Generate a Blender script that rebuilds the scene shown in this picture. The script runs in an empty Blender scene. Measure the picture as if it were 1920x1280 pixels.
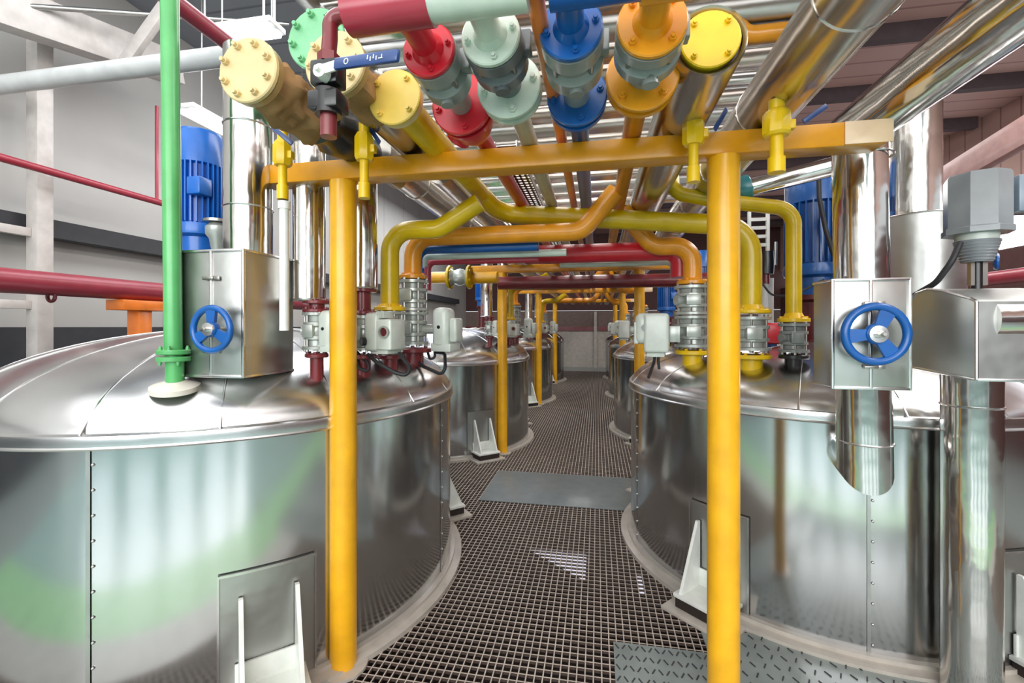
import bpy, bmesh, math, random
from mathutils import Vector as V3, Matrix as M4
random.seed(7)
col = bpy.context.scene.collection
PI = math.pi
# ---------------------------------------------------------------- camera model
F, VPX, HY, EYE = 850.0, 159.0, 612.0, 1.5
CA, SA = F / math.hypot(F, VPX), VPX / math.hypot(F, VPX)
def ray(px, py):
    x = px - 960
    return V3(((x * CA - F * SA) / F, (x * SA + F * CA) / F, (HY - py) / F))
O = V3((0, 0, EYE))
def PC(px, py, zc): return O + ray(px, py) * zc            # at depth zc
def PZ(px, py, z): r = ray(px, py); return O + r * ((z - EYE) / r.z)
def PY(px, py, y): r = ray(px, py); return O + r * (y / r.y)
def PX(px, py, x): r = ray(px, py); return O + r * (x / r.x)
def depth(p): return -p[0] * SA + p[1] * CA

# ---------------------------------------------------------------- materials
def lin(h):
    h = h.lstrip('#'); o = []
    for i in (0, 2, 4):
        c = int(h[i:i + 2], 16) / 255
        o.append(c / 12.92 if c <= .04045 else ((c + .055) / 1.055) ** 2.4)
    return (*o, 1)
UP = V3((0, 0, 1))
def newmat(name):
    m = bpy.data.materials.new(name); m.use_nodes = True
    nt = m.node_tree; b = nt.nodes['Principled BSDF']
    return m, nt, b
def noise(nt, scale, detail=3, vec=None, stretch=None):
    n = nt.nodes.new('ShaderNodeTexNoise'); n.inputs['Scale'].default_value = scale; n.inputs['Detail'].default_value = detail
    tc = nt.nodes.new('ShaderNodeTexCoord')
    if stretch:
        mp = nt.nodes.new('ShaderNodeMapping'); mp.inputs['Scale'].default_value = stretch
        nt.links.new(tc.outputs['Object'], mp.inputs['Vector']); nt.links.new(mp.outputs['Vector'], n.inputs['Vector'])
    else: nt.links.new(tc.outputs['Object'], n.inputs['Vector'])
    return n
def paint(name, hexc, rough=.32, var=.12, metallic=0, coat=.25):
    m, nt, b = newmat(name); c = lin(hexc)
    n = noise(nt, 9, 4); r = nt.nodes.new('ShaderNodeValToRGB')
    r.color_ramp.elements[0].position = .3; r.color_ramp.elements[1].position = .7
    r.color_ramp.elements[0].color = (*[x * (1 - var) for x in c[:3]], 1)
    r.color_ramp.elements[1].color = (*[min(1, x * (1 + var)) for x in c[:3]], 1)
    nt.links.new(n.outputs['Fac'], r.inputs['Fac']); nt.links.new(r.outputs['Color'], b.inputs['Base Color'])
    b.inputs['Roughness'].default_value = rough; b.inputs['Metallic'].default_value = metallic
    b.inputs['Coat Weight'].default_value = coat; b.inputs['Coat Roughness'].default_value = .15
    n2 = noise(nt, 60, 2); bp = nt.nodes.new('ShaderNodeBump'); bp.inputs['Strength'].default_value = .04
    nt.links.new(n2.outputs['Fac'], bp.inputs['Height']); nt.links.new(bp.outputs['Normal'], b.inputs['Normal'])
    return m
def steel(name, hexc='#d6d6d4', rough=.16, bump=.05, bscale=3.5, rv=.10, stretch=None):
    m, nt, b = newmat(name)
    n = noise(nt, 5, 4, stretch=stretch); r = nt.nodes.new('ShaderNodeValToRGB'); c = lin(hexc)
    r.color_ramp.elements[0].color = (*[x * .86 for x in c[:3]], 1); r.color_ramp.elements[1].color = c
    nt.links.new(n.outputs['Fac'], r.inputs['Fac']); nt.links.new(r.outputs['Color'], b.inputs['Base Color'])
    b.inputs['Metallic'].default_value = 1
    mr = nt.nodes.new('ShaderNodeMapRange'); mr.inputs['To Min'].default_value = rough; mr.inputs['To Max'].default_value = rough + rv
    nt.links.new(n.outputs['Fac'], mr.inputs['Value']); nt.links.new(mr.outputs['Result'], b.inputs['Roughness'])
    n2 = noise(nt, bscale, 2); bp = nt.nodes.new('ShaderNodeBump'); bp.inputs['Strength'].default_value = bump; bp.inputs['Distance'].default_value = .1
    nt.links.new(n2.outputs['Fac'], bp.inputs['Height']); nt.links.new(bp.outputs['Normal'], b.inputs['Normal'])
    return m
def emit(name, hexc, s):
    m, nt, b = newmat(name); b.inputs['Emission Color'].default_value = lin(hexc); b.inputs['Emission Strength'].default_value = s
    b.inputs['Base Color'].default_value = lin(hexc); return m
def banded(name, hexc, hex2, scale, axis, lo=.9, rough=.6):
    m, nt, b = newmat(name); w = nt.nodes.new('ShaderNodeTexWave'); w.bands_direction = axis; w.inputs['Scale'].default_value = scale
    w.wave_profile = 'SAW'
    tc = nt.nodes.new('ShaderNodeTexCoord'); nt.links.new(tc.outputs['Object'], w.inputs['Vector'])
    r = nt.nodes.new('ShaderNodeValToRGB'); r.color_ramp.elements[0].position = lo; r.color_ramp.elements[0].color = lin(hexc)
    r.color_ramp.elements[1].position = min(1, lo + .04); r.color_ramp.elements[1].color = lin(hex2)
    nt.links.new(w.outputs['Fac'], r.inputs['Fac'])
    n = noise(nt, 1.3, 4); mx = nt.nodes.new('ShaderNodeMixRGB'); mx.blend_type = 'MULTIPLY'; mx.inputs['Fac'].default_value = .25
    nt.links.new(r.outputs['Color'], mx.inputs[1]); nt.links.new(n.outputs['Fac'], mx.inputs[2]); nt.links.new(mx.outputs['Color'], b.inputs['Base Color'])
    b.inputs['Roughness'].default_value = rough; return m
MT = {}
for k, h in dict(yellow='#f6b31c', beam='#e0980f', lime='#dcb900', fyel='#f3c613', pale='#dcc491', pale2='#e3c25c', endp='#e9cba6', orange='#ee9d1a', hot='#ee8130',
                 red='#cf1f30', dred='#a93344', maroon='#7c2a30', brown='#5e2226', blue='#0a5aa8', mblue_lit='#1668c4', navy='#24457f',
                 white='#e9ece6', wgreen='#cfdccf', green='#5cb56b', pgreen='#7fc593', grey='#868e88', dgrey='#62676a', mgrey='#8b9094',
                 cover='#8897a6', black='#1c1c1e', tan='#a98a58', cream='#ece6da', plate='#8f9a98', act='#d6ddd5', ring='#b9b2a8', teal='#2f7f86').items():
    MT[k] = paint(k, h)
MT['mred'] = paint('mred', '#9c3444', .4)
MT['steel'] = steel('steel', rough=.13)
MT['tank'] = steel('tank', '#d2d3d3', .11, .03, 2.0, .07, (1, 1, .25))
MT['dome'] = steel('dome', '#e2e2e2', .2, .07, 3.0, .1)
MT['duct'] = steel('duct', '#dcdad6', .10, .05, 6, .08)
MT['lag'] = steel('lag', '#c9c2ba', .2, .06, 5, .1)
MT['galv'] = steel('galv', '#c3c5c2', .3, .05, 7, .12)
MT['bolt'] = steel('bolt', '#b5b3ad', .25)
MT['valve'] = paint('valve', '#b4b9b3', .3, .15, .35)
MT['pvalve'] = paint('pvalve', '#8f9492', .3)
MT['rubber'] = paint('rubber', '#26262a', .5, coat=0)
MT['foam'] = paint('foam', '#a07c52', .9, .3, coat=0)
MT['wood'] = paint('wood', '#2b211d', .8, coat=0)
MT['tarry'] = paint('tarry', '#3a3b3f', .6, coat=0)
MT['tube'] = emit('tube', '#f4f8ff', 9)
MT['wallm'] = banded('wallm', '#c9c7c3', '#8f8d8c', .28, 'Y', .975)
MT['ceilg'] = banded('ceilg', '#9aa0a8', '#787d85', .5, 'Y', .93)
MT['ceilb'] = banded('ceilb', '#d0aca2', '#a5827c', .9, 'Y', .9)
MT['purlin'] = paint('purlin', '#4c3f42', .7, coat=0)
MT['girder'] = paint('girder', '#ccc5c0', .5)
MT['rgirder'] = paint('rgirder', '#a88480', .6)
MT['fwall'] = paint('fwall', '#c2bab0', .7)
MT['fmid'] = paint('fmid', '#7d6a64', .7, coat=0)
MT['cond'] = paint('cond', '#d3d6d6', .3, .08)
MT['fbrown'] = paint('fbrown', '#4a2b28', .7, coat=0)
MT['grate'] = paint('grate', '#b8ada2', .5, .15, coat=0)
def shade_sides(m, side):
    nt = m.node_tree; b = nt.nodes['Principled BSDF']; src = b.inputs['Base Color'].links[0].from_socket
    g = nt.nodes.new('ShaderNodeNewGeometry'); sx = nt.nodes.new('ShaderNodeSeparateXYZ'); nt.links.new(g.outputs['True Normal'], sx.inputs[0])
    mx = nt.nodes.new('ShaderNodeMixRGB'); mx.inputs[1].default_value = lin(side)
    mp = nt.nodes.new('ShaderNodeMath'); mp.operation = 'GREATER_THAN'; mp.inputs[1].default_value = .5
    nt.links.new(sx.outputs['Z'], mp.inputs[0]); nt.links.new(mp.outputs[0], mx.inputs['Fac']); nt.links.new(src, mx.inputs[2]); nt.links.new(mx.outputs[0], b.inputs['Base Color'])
shade_sides(MT['grate'], '#4a3d36')  # side faces coloured dark to stand in for shade inside the grating
MT['under'] = paint('under', '#2e211b', .6, .35, coat=0)
MT['greenfloor'] = paint('greenfloor', '#93c293', .45, .1)
MT['greyfloor'] = paint('greyfloor', '#b4b4b0', .5, .1)
MT['dplate'] = paint('dplate', '#70787a', .5, .1)
MT['mblue_plain'] = paint('mblue_plain', '#1a5aa4', .3)  # right motor blue; the left motor's brighter copy has lamp light painted in
MT['tealfloor'] = paint('tealfloor', '#93b0ab', .22, .08)
MT['teal2'] = paint('teal2', '#8db0ac', .6)
MT['pane'] = emit('pane', '#f2f6ff', 3.0)

# ---------------------------------------------------------------- mesh builder
def frame_of(d):
    d = d.normalized(); u = V3((0, 0, 1)) if abs(d.z) < .9 else V3((1, 0, 0))
    x = u.cross(d).normalized(); y = d.cross(x)
    return x, y, d
def axmat(p, d):
    x, y, z = frame_of(V3(d)); m = M4.Identity(4)
    for i in range(3): m[i][0], m[i][1], m[i][2], m[i][3] = x[i], y[i], z[i], p[i]
    return m
class MB:
    def __init__(s): s.bm = bmesh.new()
    def box(s, c, size, bev=0, mat=None, seg=2):
        r = bmesh.ops.create_cube(s.bm, size=1); vs = r['verts']
        m = (mat or M4.Identity(4)) @ M4.Translation(V3(c)) @ M4.Diagonal((*size, 1))
        bmesh.ops.transform(s.bm, matrix=m, verts=vs)
        if bev:
            es = list({e for v in vs for e in v.link_edges})
            bmesh.ops.bevel(s.bm, geom=es, offset=bev, segments=seg, affect='EDGES', profile=.5)
        return s
    def hexa(s, pts):          # 8 points: bottom 4 ccw, top 4
        v = [s.bm.verts.new(p) for p in pts]
        for f in ((3, 2, 1, 0), (4, 5, 6, 7), (0, 1, 5, 4), (1, 2, 6, 5), (2, 3, 7, 6), (3, 0, 4, 7)): s.bm.faces.new([v[i] for i in f])
        return s
    def prism(s, poly, ext):   # poly list of points, ext vector
        e = V3(ext); a = [s.bm.verts.new(V3(p)) for p in poly]; b = [s.bm.verts.new(V3(p) + e) for p in poly]
        s.bm.faces.new(a[::-1]); s.bm.faces.new(b); n = len(a)
        for i in range(n): s.bm.faces.new((a[i], a[(i + 1) % n], b[(i + 1) % n], b[i]))
        return s
    def rev(s, prof, p=(0, 0, 0), d=(0, 0, 1), n=24, close=False):   # profile of (r, h) along axis
        m = axmat(V3(p), V3(d)); rings = []
        for r, h in prof:
            if r < 1e-6: rings.append([s.bm.verts.new(m @ V3((0, 0, h)))])
            else: rings.append([s.bm.verts.new(m @ V3((r * math.cos(2 * PI * i / n), r * math.sin(2 * PI * i / n), h))) for i in range(n)])
        seq = list(zip(rings, rings[1:])) + ([(rings[-1], rings[0])] if close else [])
        for a, b in seq:
            if len(a) == 1 and len(b) == 1: continue
            for i in range(n):
                j = (i + 1) % n
                if len(a) == 1: s.bm.faces.new((a[0], b[j], b[i]))
                elif len(b) == 1: s.bm.faces.new((a[i], a[j], b[0]))
                else: s.bm.faces.new((a[i], a[j], b[j], b[i]))
        return s
    def cyl(s, p0, p1, r, r1=None, n=24):
        p0, p1 = V3(p0), V3(p1); L = (p1 - p0).length; r1 = r if r1 is None else r1
        return s.rev([(0, 0), (r, 0), (r1, L), (0, L)], p0, p1 - p0, n)
    def tube(s, pts, r, n=20, caps=True):
        pts = [V3(p) for p in pts]; rings = []; N = len(pts)
        x = None
        for i, p in enumerate(pts):
            t = ((pts[i] - pts[i - 1]).normalized() if i else V3((0, 0, 0))) + ((pts[i + 1] - pts[i]).normalized() if i < N - 1 else V3((0, 0, 0)))
            t.normalize()
            if x is None: x = frame_of(t)[0]
            x = (x - t * x.dot(t)).normalized(); y = t.cross(x)
            k = 1.0
            if 0 < i < N - 1:
                cth = (pts[i] - pts[i - 1]).normalized().dot((pts[i + 1] - pts[i]).normalized()); k = 1.0
            rings.append([s.bm.verts.new(p + x * r * math.cos(2 * PI * j / n) + y * r * math.sin(2 * PI * j / n)) for j in range(n)])
        for a, b in zip(rings, rings[1:]):
            for j in range(n): s.bm.faces.new((a[j], a[(j + 1) % n], b[(j + 1) % n], b[j]))
        if caps: s.bm.faces.new(rings[0][::-1]); s.bm.faces.new(rings[-1])
        return s
    def torus(s, p, d, R, r, n=32, k=10):
        return s.rev([(R + r * math.cos(2 * PI * i / k), r * math.sin(2 * PI * i / k)) for i in range(k)], p, d, n, close=True)
    def build(s, name, mat, parent=None, kind=None, label=None):
        me = bpy.data.meshes.new(name)
        bmesh.ops.recalc_face_normals(s.bm, faces=s.bm.faces)
        off = V3((0, 0, 0)); q = parent
        while q is not None: off += q.location; q = q.parent
        if off.length: bmesh.ops.translate(s.bm, vec=-off, verts=s.bm.verts)
        for f in s.bm.faces: f.smooth = True
        s.bm.to_mesh(me); s.bm.free(); me.set_sharp_from_angle(angle=math.radians(38))
        o = bpy.data.objects.new(name, me); col.objects.link(o)
        if mat is not None: me.materials.append(MT[mat] if isinstance(mat, str) else mat)
        if parent is not None: o.parent = parent
        if kind: o['kind'] = kind
        if label: o['label'] = label
        return o
def fillet(pts, rad, seg=7):
    pts = [V3(p) for p in pts]; out = [pts[0]]
    for i in range(1, len(pts) - 1):
        a, b, c = pts[i - 1], pts[i], pts[i + 1]; u = (a - b); w = (c - b)
        ang = u.angle(w)
        if ang > PI - .02: out.append(b); continue
        t = min(rad / math.tan(ang / 2), u.length * .49, w.length * .49); R = t * math.tan(ang / 2)
        u.normalize(); w.normalize(); bis = (u + w).normalized(); cen = b + bis * (R / math.sin(ang / 2))
        p, q = b + u * t - cen, b + w * t - cen
        tot = p.angle(q); ax = p.cross(q).normalized()
        for k in range(seg + 1): out.append(cen + M4.Rotation(tot * k / seg, 3, ax) @ p)
    out.append(pts[-1]); return out
def thing(name, label, cat, loc, group=None):
    o = bpy.data.objects.new(name, None); o.empty_display_size = .1; col.objects.link(o)
    o.location = V3(loc); o['label'] = label; o['category'] = cat
    if group: o['group'] = group
    return o
def tag(o, label, cat, group=None):
    o['label'] = label; o['category'] = cat
    if group: o['group'] = group
    return o
def struct(name, mb, m): return mb.build(name, m, None, 'structure')
kids = {}
def copy_tree(o, dv=None, label=None, parent=None):
    c = o.copy(); col.objects.link(c)
    if parent is not None: c.parent = parent
    if dv is not None: c.location = o.location + V3(dv)
    if label: c['label'] = label
    for ch in list(o.children): copy_tree(ch, parent=c)
    return c
def bolt(p, d, s, L, parent, mat):   # hexagonal bolt head with shank end
    return MB().rev([(0, 0), (s, 0), (s, L * .55), (s * .62, L * .56), (s * .62, L), (0, L)], p, d, 6).build('bolt', mat, parent)
def flange(p, d, r, t, mat, parent, nb=4, name='flange', bm=None, off=.4, boltsep=True, bs=None, hub=0, bolts_both=False):
    d = V3(d).normalized(); p = V3(p); mb = MB()
    e = min(.004, t * .2)
    prof = [(0, 0), (r - e, 0), (r, e), (r, t - e), (r - e, t)]
    if hub: prof += [(hub * 1.35, t), (hub * 1.02, t + hub * .7)]
    prof += [(0, prof[-1][1])]
    mb.rev(prof, p, d, 32)
    m = axmat(p, d); bs = bs or r * .115
    pos = [m @ V3((r * .78 * math.cos(2 * PI * (i + off) / nb), r * .78 * math.sin(2 * PI * (i + off) / nb), t)) for i in range(nb)]
    if not boltsep:
        for q in pos: mb.rev([(0, -t * .1), (bs, -t * .1), (bs, bs * 1.1), (0, bs * 1.1)], q, d, 6)
    o = mb.build(name, mat, parent)
    if boltsep:
        for q in pos: bolt(q, d, bs, bs * 1.9, o, bm or mat)
    return o

# ================================================================ SETTING
LX, RX, FARY, BACKY = -5.0, 6.2, 17.0, -7.0
MBx = MB
struct('wall_left', MB().box((LX - .1, 5, 2.6), (.2, 24, 6.8)), 'wallm')
struct('wall_right', MB().box((RX + .1, 5, 1.1), (.2, 24, 3.4)), 'fbrown')
struct('wall_right_upper', MB().box((RX + .1, 5, 4.6), (.2, 24, 2.4)), 'ceilb')
struct('wall_far', MB().box(((LX + RX) / 2, FARY + .1, .6), (RX - LX + .4, .2, 1.5)), 'fwall')
struct('trim_4', MB().box(((LX + RX) / 2, FARY - .02, 1.42), (RX - LX, .1, .16)), 'maroon')
struct('trim_5', MB().box((-.05, FARY - .04, .95), (.1, .12, 2.2)), 'fwall')
struct('wall_far_upper', MB().box(((LX + RX) / 2, FARY + .1, 3.6), (RX - LX + .4, .2, 3.0)), 'fbrown')
struct('wall_far_middle', MB().box(((LX + RX) / 2, FARY + .1, 1.72), (RX - LX + .4, .2, .72)), 'fmid')
struct('trim_1', MB().box((LX + .03, 6, .72), (.1, 20, 1.55)), 'tarry')
CZ = 5.0
struct('ceiling', MB().box(((LX - 1.4) / 2, 5, CZ + .08), (abs(LX) - 1.2 + .4, 24, .12)), 'ceilg')
struct('ceiling_right', MB().box(((RX - 1.0) / 2 + .05, 5, CZ - .02), (RX + 1.3, 24, .12)), 'ceilb')
# purlins under the brown roof
for i in range(11):
    y = 1.6 + i * 1.42
    struct('trim_2', MB().box((3.3, y, CZ - .16), (5.6, .12, .2)), 'purlin')
# platform floor: moulded grating with solid deck round the outside
g = MB()
x = -3.6
while x < 3.6: g.box((x, 8.2, -.0065), (.0055, 14.4, .013)); x += .0355
y = 1.02
while y < 15.4: g.box((0, y, -.0062), (7.2, .006, .0125)); y += .0415
struct('floor', g, 'grate')
fl = MB(); fl.box((0, 16.3, -.02), (7.2, 1.8, .04)).box((-4.3, 5, -.02), (1.4, 24, .04)).box((4.9, 5, -.02), (2.6, 24, .04))
struct('floor_edge', fl, 'plate')
struct('added_floor_teal', MB().box((0, -3.47, -.03), (9.6, 7.06, .05)), 'tealfloor')  # invented floor out of view, coloured to give the tanks teal reflections
struct('floor_below', MB().box((0, 8, -.9), (7.4, 17, .1)), 'under')
struct('added_floor_grey', MB().box((0, .84, -.03), (9.6, .36, .05)), 'greyfloor')  # unseen band added to put grey into the tank reflections
struct('added_floor_green', MB().box((0, .36, -.03), (9.6, .6, .05)), 'greenfloor')  # unseen band added so the tanks mirror a green stripe
# invented wall and windows behind the camera, added for the tank reflections
bw = MB(); bw.box((0, BACKY, .5), (11.6, .2, 1.0)).box((0, BACKY, 4.5), (11.6, .2, 1.0))
for xx in (-5.2, -2.9, -.6, 1.7, 4.0, 5.9): bw.box((xx, BACKY, 2.5), (.8, .2, 3.0))
struct('added_wall_back', bw, 'teal2')
for i, xx in enumerate((-4.05, -1.75, .55, 2.85, 4.95)):
    struct('window_%d' % (i + 1), MB().box((xx, BACKY - .02, 2.5), (1.5, .03, 3.0)), 'pane')  # invented glowing panes, unseen, added for white streaks in the tank steel
# window strip in the right wall
struct('window_6', MB().box((RX + .02, 8.0, 2.95), (.06, 9, .5)), 'pane')
struct('trim_3', MB().box((LX + .12, 5.5, 2.38), (.16, 20, .16)), 'tarry')
# steel column with brackets on the left wall
cp = PX(75, 600, -4.66)
c0 = thing('steel_column', 'white steel box column standing against the left wall panels', 'column', (cp.x, cp.y, .0))
MB().box((cp.x, cp.y, 2.35), (.12, .12, 4.7), .006).build('shaft', 'girder', c0)
for py, w in ((438, .34), (572, .3)):
    q = PX(75, py, -4.66); MB().box((q.x - .02, q.y - w / 2 - .06, q.z), (.05, w, .07), .004).build('bracket', 'girder', c0)
# roof members
def bar(a, b, w, h):
    a, b = V3(a), V3(b); m = axmat(a, b - a); return MB().box((0, 0, (b - a).length / 2), (w, h, (b - a).length), .005, m)
tag(bar(PX(-140, -40, -4.3), PX(330, 130, -4.3), .16, .3).build('roof_girder', 'girder'), 'broad white sloping roof girder over the left wall', 'girder')
tag(bar(PX(235, 118, -4.1), PX(318, 0, -3.7), .06, .1).build('diagonal_brace', 'girder'), 'thin white diagonal brace rising from the sloping white girder', 'brace')
tag(bar(PX(1690, 385, 4.4), PX(1960, 225, 4.4), .12, .3).build('roof_girder', 'rgirder'), 'dusty pink sloping girder under the brown roof behind the grey motor', 'girder')
tag(MB().tube([PX(-30, 6, -4.35), PC(540, 45, 4.9)], .02).build('tie_rod', 'galv'), 'long thin tie rod crossing below the grey ceiling', 'rod')

# ---------------------------------------------------------------- left wall pipework
a = PX(-30, 523, -3.9); b = PX(345, 545, -3.9)
t = thing('fire_main_pipe', 'thick dark red horizontal pipe along the left wall on an orange support', 'pipe', a)
MB().cyl((a.x, a.y - .6, 1.81), (a.x, 5.6, 1.81), .085).build('pipe', 'mred', t)
q = PX(96, 556, -3.9)
MB().torus((q.x, q.y, q.z - .0), (0, 1, 0), .035, .012, 16, 8).cyl((q.x, q.y, q.z + .03), (q.x, q.y, 1.74), .014).build('drain_hook', 'brown', t)
q = PX(262, 565, -3.9); zt = 1.725
s = thing('pipe_support', 'orange T shaped stand carrying the thick dark red wall pipe', 'stand', (q.x, q.y, 0))
MB().box((q.x, q.y, .82), (.12, .12, 1.64), .004).build('post', 'hot', s)
MB().box((q.x, q.y, zt - .045), (.18, .42, .085), .004).build('crosshead', 'hot', s)
a = PX(-40, 285, -4.5); b = PX(300, 376, -4.5)
t = thing('sprinkler_pipe', 'thin red pipe sloping into view along the upper left wall with upright riser', 'pipe', a)
MB().tube([(a.x + .02, a.y - .5, a.z), (b.x + .02, b.y + .1, a.z)], .032).build('pipe', 'dred', t)
q = PX(294, 372, -4.5)
MB().tube([(q.x, q.y, a.z), (q.x, q.y, a.z + 1.0)], .016).build('riser', 'dred', t)
a = PY(-60, 150, 2.65); b = PY(415, 107, 2.65)
tag(MB().tube([(LX + .02, 2.65, b.z), (b.x + .15, 2.65, b.z)], .065, 28).build('conduit_pipe', 'cond'), 'bright silver pipe crossing from the left wall to behind the green pipe', 'pipe')
a = PZ(322, 0, 3.35)
tag(MB().tube([(a.x, a.y - .6, 3.35), (a.x, a.y + 1.1, 3.35)], .05, 20).build('overhead_pipe', 'mred'), 'purplish red overhead pipe passing behind the top of the green pipe', 'pipe')
def lamp(p, d, L, label):
    t = thing('fluorescent_lamp', label, 'lamp', p); p = V3(p); d = V3(d); c = p + d * L / 2; sd = V3((d.y, d.x, 0))
    sz = lambda a, b, h: tuple(abs(d[i]) * a + abs(sd[i]) * b + (h if i == 2 else 0) for i in range(3))
    MB().box(c + UP * .04, sz(L, .2, .05), .008).build('housing', 'white', t)
    for k in (-.06, .06): MB().cyl(p + sd * k + d * .03, p + sd * k + d * (L - .03), .024, n=12).build('tube', 'tube', t)
    for k in (.1, .9): MB().cyl(p + d * (L * k) + UP * .06, V3((p.x + d.x * L * k, p.y + d.y * L * k, CZ)), .006, n=6).build('suspension_rod', 'galv', t)
    return t
a = PC(345, 205, 4.2); lamp(a, (0, 1, 0), 1.9, 'glowing strip lamp hung above the left blue motor')
a = PC(405, 72, 3.9); lamp(a, (1, 0, 0), .6, 'short white strip lamp behind the upper left blind flange')
for px, l in ((383, 'leftmost thin hanger rod above the strip lamps'), (494, 'thin hanger rod left of the paired rod near the green flange'), (514, 'thin hanger rod just left of the green blind flange')):
    p = PC(px, 60, 4.2); tag(MB().cyl(p, (p.x, p.y, CZ), .012, n=8).build('hanger_rod', 'galv'), l, 'rod')

# ================================================================ TANKS
S = 3.43
TL = dict(c=V3((-2.175, 2.54, 0)), R=1.265, rise=.395, rim=1.094, s=-1)
TR = dict(c=V3((1.415, 3.43, 0)), R=1.165, rise=.30, rim=1.094, s=1)
def dome_z(T, r):
    k = min(1, max(0, r / T['R'])); return T['rim'] + T['rise'] * (1 - k ** 2.3) ** (1 / 1.75)
def dome_hit(T, px, py):
    d = ray(px, py); k = .8
    while k < 8:
        p = O + d * k; r = math.hypot(p.x - T['c'].x, p.y - T['c'].y)
        if r < T['R'] and p.z <= dome_z(T, r): return p
        k += .002
    p = PC(px, py, depth(T['c'])); return p
def wall_theta(T, px):
    d = ray(px, HY); d.z = 0; d.normalize(); c = T['c']; b = d.dot(c); q = b * b - (c.dot(c) - T['R'] ** 2)
    p = d * (b - math.sqrt(max(q, 0))); v = p - c; return math.atan2(v.y, v.x)
def cylpatch(T, th0, th1, z0, z1, off, n=10, mb=None):
    mb = mb or MB(); c, R = T['c'], T['R'] + off; vs = []
    for i in range(n + 1):
        th = th0 + (th1 - th0) * i / n
        vs.append([mb.bm.verts.new((c.x + R * math.cos(th), c.y + R * math.sin(th), z)) for z in (z0, z1)])
    for u, w in zip(vs, vs[1:]): mb.bm.faces.new((u[0], w[0], w[1], u[1]))
    return mb
def make_tank(T, label, brackets, seams):
    c, R = T['c'], T['R']
    t = thing('process_tank', label, 'tank', c, 'insulated steel tanks along the aisle')
    z0 = .035
    MB().rev([(R, z0), (R, T['rim'] + .01)], c, UP, 128).build('shell', 'tank', t)
    n = 26; prof = [(R + .014, T['rim'] - .035), (R + .016, T['rim'] - .005)]
    prof += [(R * math.sin(PI / 2 * (1 - i / n)) if i < n else 0, dome_z(T, R * math.sin(PI / 2 * (1 - i / n)))) for i in range(n + 1)]
    prof[2] = (R + .013, T['rim'] + .01)
    dm = MB().rev(prof, c, UP, 128).build('dome', 'dome', t)
    # rim bead and radial standing seams
    sm = MB().torus((c.x, c.y, T['rim'] - .035), UP, R + .012, .007, 128, 6)
    for k in range(18):
        th = 2 * PI * (k + .3) / 18; pts = []
        for j in range(16):
            r = R * (1.003 - .9 * j / 15); rr = min(r, R * .999)
            pts.append((c.x + (rr + (.012 if j == 0 else 0)) * math.cos(th), c.y + (rr + (.012 if j == 0 else 0)) * math.sin(th), dome_z(T, rr) + .001))
        sm.tube(pts, .0045, 6)
    sm.build('seam', 'dome', dm)
    for th in seams:
        vs = MB()
        cylpatch(T, th - .006, th + .006, z0, T['rim'] - .03, .004, 2, vs)
        for k in range(11): vs.rev([(0, .006), (.005, .003), (.006, 0)], (c.x + (R + .002) * math.cos(th + .012), c.y + (R + .002) * math.sin(th + .012), .08 + k * .092), (math.cos(th), math.sin(th), 0), 8)
        vs.build('wall_seam', 'galv', t)
    MB().rev([(R - .02, -.002), (R + .075, -.002), (R + .075, .022), (R + .03, .026), (R + .03, .045), (R - .02, .045)], c, UP, 128).build('base_ring', 'ring', t)
    for th in brackets:
        e = V3((math.cos(th), math.sin(th), 0)); u = V3((-e.y, e.x, 0)); p = c + e * R
        cylpatch(T, th - .135, th + .135, .04, .53, .006, 8).build('cover_panel', 'galv', t)
        fr = MB()
        for a0, a1, zz0, zz1 in ((-.14, .14, .528, .538), (-.14, -.134, .04, .535), (.134, .14, .04, .535)): cylpatch(T, th + a0, th + a1, zz0, zz1, .012, 8, fr)
        fr.build('panel_trim', 'dome', t)
        m = M4.Identity(4)
        for i in range(3): m[i][0], m[i][1], m[i][2], m[i][3] = u[i], e[i], UP[i], p[i]
        br = MB().box((0, .10, .085), (.27, .20, .018), .002, m).build('foot_bracket', 'white', t)
        MB().box((0, .012, .135), (.24, .012, .10), .002, m).build('back_plate', 'white', br)
        for sx in (-.1, .1):
            MB().prism([m @ V3((sx - .008, .01, .09)), m @ V3((sx - .008, .19, .09)), m @ V3((sx - .008, .03, .44)), m @ V3((sx - .008, .01, .44))], (u * .016)).build('gusset', 'white', br)
        MB().box((0, .10, .05), (.25, .19, .05), .002, m).build('wooden_pad', 'wood', br)
        MB().box((0, .10, .012), (.36, .28, .02), .002, m).build('floor_pad', 'ring', br)
    return t
thL = wall_theta(TL, 505); thR = wall_theta(TR, 1345)
ord_ = ['nearest', 'second nearest', 'third nearest']
tl = make_tank(TL, 'nearest polished steel domed tank on the left of the aisle', [thL, thL + PI / 2, thL - PI / 2], [wall_theta(TL, 166), wall_theta(TL, 166) - 1.2, wall_theta(TL, 166) + 1.3])
tr = make_tank(TR, 'nearest polished steel domed tank on the right of the aisle', [thR, thR - PI / 2 + .0, thR + PI / 2, wall_theta(TR, 1915)][1:1] + [thR, wall_theta(TR, 1935), thR - PI / 2], [wall_theta(TR, 1629), wall_theta(TR, 1629) + 1.1, wall_theta(TR, 1629) - 1.2])
for k in (1, 2, 3):
    for o, sd in ((tl, 'left'), (tr, 'right')):
        copy_tree(o, (0, S * k, 0), '%s steel domed tank on the %s of the aisle' % (['second', 'third', 'farthest'][k - 1], sd))

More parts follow.
